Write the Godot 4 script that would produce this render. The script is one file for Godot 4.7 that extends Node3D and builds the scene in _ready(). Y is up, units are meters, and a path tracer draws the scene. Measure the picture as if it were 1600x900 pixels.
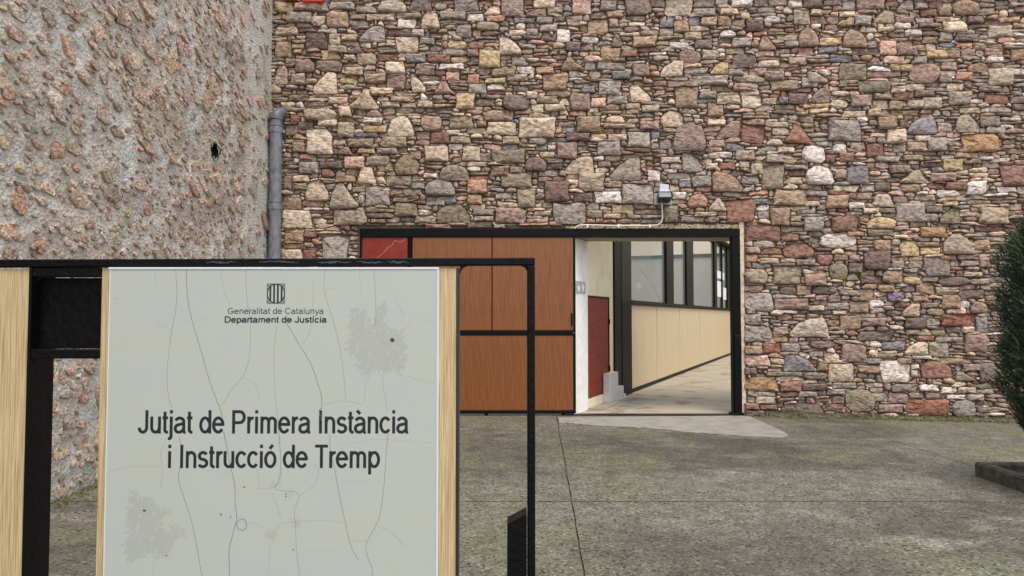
extends Node3D
# Courtyard with a dry-stone wall, an old rendered wall, a gateway and the court's name board.

const F := 1150.0          # focal length in photo pixels (1600 x 900)
const EYE := 1.55
const PITCH := 0.03911     # radians, the lens looks slightly up
const D := 11.65           # metres to the stone wall
const SD := 2.23           # metres to the name board
const XL := -3.86          # the rendered wall's face
const COURSE := 0.01       # cell of the stone packing
var rng := RandomNumberGenerator.new()
var M := {}
var GATE := Vector3.ZERO   # corner where the passage wall starts
var GDIR := Vector3.ZERO
var GNRM := Vector3.ZERO
var names := {}

# ---------------------------------------------------------------- pixels to directions
func ray(px: float, py: float) -> Vector3:
	return Vector3((px - 800.0) / F, -(py - 450.0) / F, -1.0).rotated(Vector3.RIGHT, PITCH)

func at_z(px: float, py: float, z: float) -> Vector3:
	var r := ray(px, py)
	return Vector3(0, EYE, 0) + r * (z / r.z)

func at_ground(px: float, py: float, h := 0.0) -> Vector3:
	var r := ray(px, py)
	return Vector3(0, EYE, 0) + r * ((h - EYE) / r.y)

func on_wall(px: float, py: float) -> Vector2:
	var p := at_z(px, py, -D)
	return Vector2(p.x, p.y)

func on_board(px: float, py: float, proud := 0.0) -> Vector3:
	var p := at_z(px, py, -SD)
	p.z += proud
	return p

func on_panel(px: float, py: float) -> Vector3:     # the printed face of the name board
	return at_z(px, py, -SD + 0.0225)

func on_passage(px: float, py: float, off := 0.0) -> Vector2:
	# (distance along the passage wall, height), for a plane OFF metres in front of that wall
	var r := ray(px, py)
	var e := Vector3(0, EYE, 0) - GATE - GNRM * off
	var k := -e.dot(GNRM) / r.dot(GNRM)
	var p := e + r * k
	return Vector2(p.dot(GDIR), p.y)

# ---------------------------------------------------------------- mesh collecting
class Shape:
	var v := PackedVector3Array()
	var n := PackedVector3Array()
	var c := PackedColorArray()
	var t := PackedVector2Array()
	var i := PackedInt32Array()
	var colored := false
	var mapped := false

	func vert(p: Vector3, nn: Vector3, col := Color.WHITE, uv := Vector2.ZERO) -> int:
		v.append(p); n.append(nn); c.append(col); t.append(uv)
		return v.size() - 1

	func tri(a: Vector3, b: Vector3, d: Vector3, out: Vector3, col := Color.WHITE) -> void:
		var nn := (b - a).cross(d - a)
		if nn.length_squared() < 1e-16:
			return
		nn = nn.normalized()
		if nn.dot(out) < 0.0:
			nn = -nn
			var s := vert(a, nn, col); vert(b, nn, col); vert(d, nn, col)
			i.append_array([s, s + 1, s + 2])
		else:
			var s := vert(a, nn, col); vert(d, nn, col); vert(b, nn, col)
			i.append_array([s, s + 1, s + 2])

	func quad(a: Vector3, b: Vector3, cc: Vector3, d: Vector3, out: Vector3, col := Color.WHITE) -> void:
		tri(a, b, cc, out, col)
		tri(a, cc, d, out, col)

	# a box from its middle, half sizes and axes, its edges chamfered by e
	func box(mid: Vector3, half: Vector3, e := 0.0, ax := Basis.IDENTITY, col := Color.WHITE) -> void:
		e = minf(e, minf(half.x, minf(half.y, half.z)) * 0.6)
		for k in 3:
			var k1 := (k + 1) % 3
			var k2 := (k + 2) % 3
			for s in [-1.0, 1.0]:
				var pts := []
				for q in [[-1, -1], [1, -1], [1, 1], [-1, 1]]:
					var p := Vector3.ZERO
					p[k] = half[k] * s
					p[k1] = (half[k1] - e) * q[0]
					p[k2] = (half[k2] - e) * q[1]
					pts.append(mid + ax * p)
				var o := Vector3.ZERO
				o[k] = s
				quad(pts[0], pts[1], pts[2], pts[3], ax * o, col)
		if e <= 0.0:
			return
		for k in 3:
			var k1 := (k + 1) % 3
			var k2 := (k + 2) % 3
			for s1 in [-1.0, 1.0]:
				for s2 in [-1.0, 1.0]:
					var pts := []
					for w in [[-1.0, 0], [1.0, 0], [1.0, 1], [-1.0, 1]]:
						var p := Vector3.ZERO
						p[k] = (half[k] - e) * w[0]
						p[k1] = (half[k1] - (e if w[1] == 1 else 0.0)) * s1
						p[k2] = (half[k2] - (e if w[1] == 0 else 0.0)) * s2
						pts.append(mid + ax * p)
					var o := Vector3.ZERO
					o[k1] = s1; o[k2] = s2
					quad(pts[0], pts[1], pts[2], pts[3], ax * o, col)
		for sx in [-1.0, 1.0]:
			for sy in [-1.0, 1.0]:
				for sz in [-1.0, 1.0]:
					var s := Vector3(sx, sy, sz)
					var a := Vector3(half.x, half.y - e, half.z - e) * s
					var b := Vector3(half.x - e, half.y, half.z - e) * s
					var d := Vector3(half.x - e, half.y - e, half.z) * s
					tri(mid + ax * a, mid + ax * b, mid + ax * d, ax * s, col)

	func span(lo: Vector3, hi: Vector3, e := 0.0, col := Color.WHITE) -> void:
		box((lo + hi) * 0.5, (hi - lo).abs() * 0.5, e, Basis.IDENTITY, col)

	# a straight bar between two points, w wide across (in the plane given by side) and d deep
	func bar(p: Vector3, q: Vector3, w: float, d: float, e := 0.0, face := Vector3.BACK) -> void:
		var x := (q - p).normalized()
		var z := (face - x * face.dot(x)).normalized()
		var y := z.cross(x)
		box((p + q) * 0.5, Vector3((q - p).length() * 0.5, w * 0.5, d * 0.5), e, Basis(x, y, z))

	# an upright prism: outline in plan (x, z), from y0 to y1
	func prism(plan: PackedVector2Array, y0: float, y1: float) -> void:
		var mid := Vector2.ZERO
		for p in plan:
			mid += p / plan.size()
		for k in plan.size():
			var a := plan[k]
			var b := plan[(k + 1) % plan.size()]
			var o := (a + b) * 0.5 - mid
			var s := b - a
			var nn := Vector2(s.y, -s.x)
			if nn.dot(o) < 0:
				nn = -nn
			quad(Vector3(a.x, y0, a.y), Vector3(b.x, y0, b.y), Vector3(b.x, y1, b.y), Vector3(a.x, y1, a.y), Vector3(nn.x, 0, nn.y))
		var idx := Geometry2D.triangulate_polygon(plan)
		for k in range(0, idx.size(), 3):
			for y in [y0, y1]:
				var o := Vector3.UP if y == y1 else Vector3.DOWN
				tri(Vector3(plan[idx[k]].x, y, plan[idx[k]].y), Vector3(plan[idx[k + 1]].x, y, plan[idx[k + 1]].y), Vector3(plan[idx[k + 2]].x, y, plan[idx[k + 2]].y), o)

	# a round tube along a path, radius per point
	func tube(path: PackedVector3Array, radii: Array, sides := 14, caps := true) -> void:
		var first := v.size()
		var up := Vector3.UP
		var dirs := []
		for k in path.size():
			var a := path[maxi(k - 1, 0)]
			var b := path[mini(k + 1, path.size() - 1)]
			dirs.append((b - a).normalized())
		var x: Vector3 = dirs[0].cross(up if absf(dirs[0].dot(up)) < 0.9 else Vector3.RIGHT).normalized()
		for k in path.size():
			var dk: Vector3 = dirs[k]
			x = (x - dk * x.dot(dk)).normalized()
			var y := dk.cross(x)
			for s in sides + 1:
				var ang := TAU * s / sides
				var o := x * cos(ang) + y * sin(ang)
				vert(path[k] + o * radii[mini(k, radii.size() - 1)], o, Color.WHITE)
		for k in path.size() - 1:
			for s in sides:
				var a := first + k * (sides + 1) + s
				var b := a + sides + 1
				i.append_array([a, b, a + 1, a + 1, b, b + 1])
		if caps:
			for k in [0, path.size() - 1]:
				var o: Vector3 = -dirs[k] if k == 0 else dirs[k]
				for s in sides:
					var a := v[first + k * (sides + 1) + s]
					var b := v[first + k * (sides + 1) + s + 1]
					tri(path[k], a, b, o)

	# smooth normals over everything added since vertex FIRST, faces given in I since FI; OUT: a rough outward direction
	func smooth(first: int, fi: int) -> void:
		for k in range(first, v.size()):
			n[k] = Vector3.ZERO
		for k in range(fi, i.size(), 3):
			var nn := (v[i[k + 2]] - v[i[k]]).cross(v[i[k + 1]] - v[i[k]])
			n[i[k]] += nn; n[i[k + 1]] += nn; n[i[k + 2]] += nn
		for k in range(first, v.size()):
			n[k] = n[k].normalized() if n[k].length_squared() > 0 else Vector3.BACK

	func mesh() -> ArrayMesh:
		var arr := []
		arr.resize(Mesh.ARRAY_MAX)
		arr[Mesh.ARRAY_VERTEX] = v
		arr[Mesh.ARRAY_NORMAL] = n
		if colored:
			arr[Mesh.ARRAY_COLOR] = c
		if mapped:
			arr[Mesh.ARRAY_TEX_UV] = t
		arr[Mesh.ARRAY_INDEX] = i
		var m := ArrayMesh.new()
		m.add_surface_from_arrays(Mesh.PRIMITIVE_TRIANGLES, arr)
		return m

func obj(called: String, s: Shape, m: Material, parent: Node = self) -> MeshInstance3D:
	var o := MeshInstance3D.new()
	o.mesh = s.mesh()
	o.material_override = m
	o.name = called
	o.cast_shadow = GeometryInstance3D.SHADOW_CASTING_SETTING_ON
	parent.add_child(o, true)
	return o

func tag(o: Node, label: String, category: String, group := "") -> Node:
	o.set_meta("label", label)
	o.set_meta("category", category)
	if group:
		o.set_meta("group", group)
	return o

func thing(called: String, label: String, category: String, where := Vector3.ZERO, group := "") -> Node3D:
	var o := Node3D.new()
	o.name = called
	add_child(o, true)
	o.position = where
	tag(o, label, category, group)
	return o

func setting(o: Node, label: String, category: String) -> Node:
	tag(o, label, category)
	o.set_meta("kind", "structure")
	return o

func rgb(r: float, g: float, b: float) -> Color:   # an 8-bit sRGB colour as linear values for vertices
	return Color(r / 255.0, g / 255.0, b / 255.0).srgb_to_linear()

# ---------------------------------------------------------------- textures and materials
func noise(freq: float, seed_n: int, octaves := 4, kind := FastNoiseLite.TYPE_SIMPLEX_SMOOTH) -> FastNoiseLite:
	var f := FastNoiseLite.new()
	f.noise_type = kind
	f.frequency = freq
	f.seed = seed_n
	f.fractal_octaves = octaves
	return f

func ntex(freq: float, seed_n: int, stops: Array, size := 512, octaves := 4, kind := FastNoiseLite.TYPE_SIMPLEX_SMOOTH) -> NoiseTexture2D:
	var t := NoiseTexture2D.new()
	t.width = size
	t.height = size
	t.seamless = true
	t.noise = noise(freq, seed_n, octaves, kind)
	if stops.size():
		var g := Gradient.new()
		var offs := PackedFloat32Array()
		var cols := PackedColorArray()
		for s in stops:
			offs.append(s[0])
			cols.append(s[1] if s[1] is Color else Color(s[1], s[1], s[1]))
		g.offsets = offs
		g.colors = cols
		t.color_ramp = g
	return t

func paint(r: float, g: float, b: float, rough := 0.6, metal := 0.0) -> StandardMaterial3D:
	var m := StandardMaterial3D.new()
	m.albedo_color = Color(r / 255.0, g / 255.0, b / 255.0)
	m.roughness = rough
	m.metallic = metal
	return m

# world-mapped colour variation (and relief) on top of a flat colour
func weathered(m: StandardMaterial3D, tex: Texture2D, scale: Vector3, relief: Texture2D = null, cm := 0.0) -> StandardMaterial3D:
	m.albedo_texture = tex
	m.uv1_triplanar = true
	m.uv1_world_triplanar = true
	m.uv1_triplanar_sharpness = 4.0
	m.uv1_scale = scale
	if relief:
		m.heightmap_enabled = true
		m.heightmap_texture = relief
		m.heightmap_scale = cm
	return m

func detail(m: StandardMaterial3D, tex: Texture2D, scale: Vector3) -> void:
	m.detail_enabled = true
	m.detail_blend_mode = BaseMaterial3D.BLEND_MODE_MUL
	m.detail_albedo = tex
	m.detail_uv_layer = BaseMaterial3D.DETAIL_UV_2
	m.uv2_triplanar = true
	m.uv2_world_triplanar = true
	m.uv2_triplanar_sharpness = 4.0
	m.uv2_scale = scale

# small grains of stone scattered over a tile, drawn one by one
func grain_texture(size: int, base: float, n_grains: int, seed_n: int, lo: float, hi: float, big := 1.0) -> ImageTexture:
	var r := RandomNumberGenerator.new()
	r.seed = seed_n
	var im := Image.create(size, size, false, Image.FORMAT_RGB8)
	im.fill(Color(base, base, base))
	for k in n_grains:
		var x := r.randi_range(0, size - 1)
		var y := r.randi_range(0, size - 1)
		var rad := (0.6 + 2.6 * pow(r.randf(), 3.0)) * big
		var g := lerpf(lo, hi, pow(r.randf(), 1.1))
		var warm := r.randf_range(-0.03, 0.04)
		var col := Color(clampf(g + warm, 0, 1), clampf(g, 0, 1), clampf(g - warm, 0, 1))
		var a := int(ceil(rad))
		var ex := r.randf_range(0.6, 1.5)
		for dy in range(-a, a + 1):
			for dx in range(-a, a + 1):
				if dx * dx * ex + dy * dy / ex <= rad * rad:
					im.set_pixel(posmod(x + dx, size), posmod(y + dy, size), col)
	im.generate_mipmaps()
	return ImageTexture.create_from_image(im)

func make_materials() -> void:
	var mottle := ntex(0.009, 11, [[0.16, Color(0.70, 0.67, 0.65)], [0.36, Color(0.88, 0.86, 0.84)], [0.55, Color(0.95, 0.935, 0.92)], [0.72, Color(1, 1, 1)]], 1024, 5)
	var speck := ntex(0.05, 12, [[0.2, 0.82], [0.42, 0.96], [0.7, 1.0]], 512, 4)
	var bumps := ntex(0.014, 13, [], 1024, 5)
	M.stone = weathered(paint(255, 255, 255, 0.92), mottle, Vector3(0.85, 1.25, 0.85), bumps, 1.5)
	M.stone.vertex_color_use_as_albedo = true
	detail(M.stone, speck, Vector3(1.7, 2.2, 1.7))
	M.bed = weathered(paint(142, 124, 104, 1.0), speck, Vector3(0.8, 0.8, 0.8), bumps, 2.0)

	var trowel := ntex(0.03, 21, [[0.1, Color(0.80, 0.79, 0.77)], [0.5, Color(0.94, 0.935, 0.93)], [0.9, Color(1, 1, 1)]], 1024, 6)
	var sand := grain_texture(512, 0.94, 8000, 5, 0.76, 1.0)
	M.mortar = weathered(paint(255, 255, 255, 0.97), trowel, Vector3(0.7, 0.7, 0.7), ntex(0.03, 22, [], 1024, 6), 1.6)
	M.mortar.vertex_color_use_as_albedo = true
	detail(M.mortar, sand, Vector3(1.3, 1.3, 1.3))
	M.rubble = weathered(paint(255, 255, 255, 0.95), mottle, Vector3(1.4, 1.4, 1.4), bumps, 2.0)
	M.rubble.vertex_color_use_as_albedo = true
	detail(M.rubble, speck, Vector3(2.3, 2.3, 2.3))

	M.concrete = weathered(paint(255, 255, 255, 0.85), grain_texture(1024, 0.72, 27000, 7, 0.30, 1.0, 1.9), Vector3(0.45, 0.45, 0.45), ntex(0.08, 32, [], 512, 4), 0.5)
	M.concrete.vertex_color_use_as_albedo = true
	detail(M.concrete, ntex(0.012, 31, [[0.2, Color(0.84, 0.84, 0.81)], [0.5, Color(0.93, 0.93, 0.92)], [0.8, Color(1, 1, 1)]], 1024, 6), Vector3(0.31, 0.31, 0.31))
	M.apron = weathered(paint(152, 148, 136, 0.85), ntex(0.02, 33, [[0.2, 0.88], [0.5, 0.96], [0.8, 1.0]], 512, 6), Vector3(0.3, 0.3, 0.3), bumps, 0.3)
	detail(M.apron, sand, Vector3(0.9, 0.9, 0.9))
	M.yard = weathered(paint(158, 147, 130, 0.8), ntex(0.012, 34, [[0.25, Color(0.78, 0.75, 0.71)], [0.34, Color(0.95, 0.945, 0.935)], [0.8, Color(1, 1, 1)]], 512, 5), Vector3(0.2, 0.2, 0.2))
	M.planter = weathered(paint(84, 80, 70, 0.9), ntex(0.02, 36, [[0.2, Color(0.62, 0.62, 0.55)], [0.5, Color(0.88, 0.88, 0.84)], [0.8, Color(1, 1, 1)]], 512, 5), Vector3(0.7, 0.7, 0.7), bumps, 1.0)
	M.soil = weathered(paint(70, 60, 46, 1.0), speck, Vector3(0.9, 0.9, 0.9), bumps, 4.0)
	M.mossy = weathered(paint(118, 112, 92, 0.9), ntex(0.02, 35, [[0.2, Color(0.66, 0.69, 0.55)], [0.5, Color(0.88, 0.88, 0.83)], [0.8, Color(1, 1, 1)]], 512, 5), Vector3(0.7, 0.7, 0.7), bumps, 1.5)

	var steel_wear := ntex(0.02, 41, [[0.3, 1.0], [0.66, 0.92], [0.78, 0.86]], 512, 5)
	M.black = weathered(paint(7, 7, 10, 0.5), steel_wear, Vector3(1.3, 1.3, 1.3), ntex(0.05, 42, [], 512, 3), 0.15)
	M.black.metallic_specular = 0.3
	M.scraped = weathered(paint(26, 28, 35, 0.30), ntex(0.02, 43, [[0.0, Color(0.35, 0.36, 0.40)], [0.56, Color(0.5, 0.5, 0.54)], [0.66, Color(1, 1, 1)]], 512, 5), Vector3(0.9, 2.2, 2.2), ntex(0.05, 42, [], 512, 3), 0.2)
	M.scraped.albedo_color = Color(0.20, 0.22, 0.27)
	M.dark_glaze = paint(8, 8, 11, 0.5)
	M.dark_glaze.metallic_specular = 0.25
	M.dark_panel = paint(30, 27, 27, 0.5)
	M.dark_panel.metallic_specular = 0.3
	M.edge_dark = paint(44, 40, 52, 0.4)
	M.edge_steel = paint(70, 72, 84, 0.35, 0.4)

	var grain := ntex(0.012, 51, [[0.15, Color(0.84, 0.79, 0.72)], [0.45, Color(0.95, 0.93, 0.90)], [0.7, Color(1, 1, 1)]], 1024, 5)
	var fibre := ntex(0.05, 52, [[0.25, Color(0.86, 0.83, 0.80)], [0.5, Color(0.97, 0.96, 0.95)], [0.8, Color(1, 1, 1)]], 512, 3)
	M.pine = weathered(paint(216, 197, 154, 0.6), grain, Vector3(14, 0.22, 14), ntex(0.05, 53, [], 512, 3), 0.1)
	detail(M.pine, fibre, Vector3(22, 0.3, 22))
	M.laminate = weathered(paint(148, 92, 48, 0.3), ntex(0.02, 54, [[0.2, Color(0.80, 0.73, 0.67)], [0.45, Color(0.92, 0.89, 0.86)], [0.75, Color(1, 1, 1)]], 1024, 5), Vector3(3.2, 0.07, 3.2))
	detail(M.laminate, fibre, Vector3(9, 0.14, 9))
	M.maple = weathered(paint(224, 205, 171, 0.55), ntex(0.02, 55, [[0.2, Color(0.93, 0.915, 0.89)], [0.5, Color(0.975, 0.97, 0.96)], [0.8, Color(1, 1, 1)]], 512, 5), Vector3(1.3, 0.03, 1.3))
	M.maple.uv1_world_triplanar = false
	M.near_black = paint(24, 21, 20, 1.0)  # paints the shadow inside the wall hole; also colours the grate frame
	M.red = weathered(paint(136, 42, 14, 0.7), ntex(0.02, 61, [[0.2, 0.78], [0.5, 0.95], [0.8, 1.0]], 512, 5), Vector3(0.8, 0.8, 0.8))
	M.red_panel = weathered(paint(140, 44, 28, 0.35), ntex(0.02, 62, [[0.2, 0.86], [0.5, 0.96], [0.8, 1.0]], 512, 5), Vector3(0.5, 0.5, 0.5))
	M.scratch = paint(186, 118, 98, 0.6)

	var stain := ntex(0.015, 71, [[0.2, Color(0.955, 0.945, 0.93)], [0.5, Color(0.985, 0.98, 0.975)], [0.8, Color(1, 1, 1)]], 512, 5)
	M.cream = weathered(paint(243, 232, 198, 0.85), stain, Vector3(0.25, 0.25, 0.25))
	M.white = weathered(paint(248, 246, 243, 0.85), stain, Vector3(0.6, 0.6, 0.6))
	M.peach = weathered(paint(226, 204, 180, 0.9), ntex(0.03, 72, [[0.2, Color(0.80, 0.79, 0.78)], [0.42, Color(0.96, 0.95, 0.94)], [0.8, Color(1, 1, 1)]], 512, 5), Vector3(0.6, 0.6, 0.6), bumps, 0.6)
	M.lintel = weathered(paint(196, 182, 156, 0.9), ntex(0.03, 73, [[0.25, Color(0.30, 0.27, 0.24)], [0.40, Color(0.86, 0.85, 0.82)], [0.8, Color(1, 1, 1)]], 512, 5), Vector3(1.0, 1.6, 1.6), bumps, 1.0)
	M.step = weathered(paint(208, 205, 203, 0.9), stain, Vector3(0.8, 0.8, 0.8), bumps, 0.4)
	M.room = paint(168, 162, 152, 0.9)
	M.room_beige = paint(222, 208, 184, 0.8)
	M.room_floor = paint(140, 132, 120, 0.7)

	M.glass = paint(205, 222, 222, 0.02)
	M.glass.transparency = BaseMaterial3D.TRANSPARENCY_ALPHA
	M.glass.albedo_color.a = 0.16
	M.aluminium = paint(208, 218, 226, 0.4)
	M.pipe = weathered(paint(126, 128, 136, 0.4), ntex(0.02, 81, [[0.2, 0.80], [0.5, 0.95], [0.8, 1.0]], 512, 5), Vector3(1.5, 0.5, 1.5))
	M.pipe_dark = paint(92, 94, 102, 0.5)
	M.plate = paint(176, 178, 184, 0.4, 0.2)
	M.paper = paint(238, 240, 242, 0.8)
	M.conduit = paint(206, 200, 184, 0.6)
	M.lamp_white = paint(200, 206, 212, 0.4)
	M.lamp_dark = paint(52, 58, 72, 0.4)
	M.gap = paint(104, 86, 60, 0.8)
	M.alarm = paint(196, 44, 26, 0.35)
	M.alarm_dark = paint(122, 20, 22, 0.35)
	M.bark = weathered(paint(88, 70, 54, 0.95), speck, Vector3(2, 0.6, 2), bumps, 2.0)
	M.leaf = paint(255, 255, 255, 0.7)
	M.leaf.vertex_color_use_as_albedo = true
	M.leaf.backlight_enabled = true
	M.leaf.backlight = Color(0.14, 0.17, 0.09)

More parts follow.
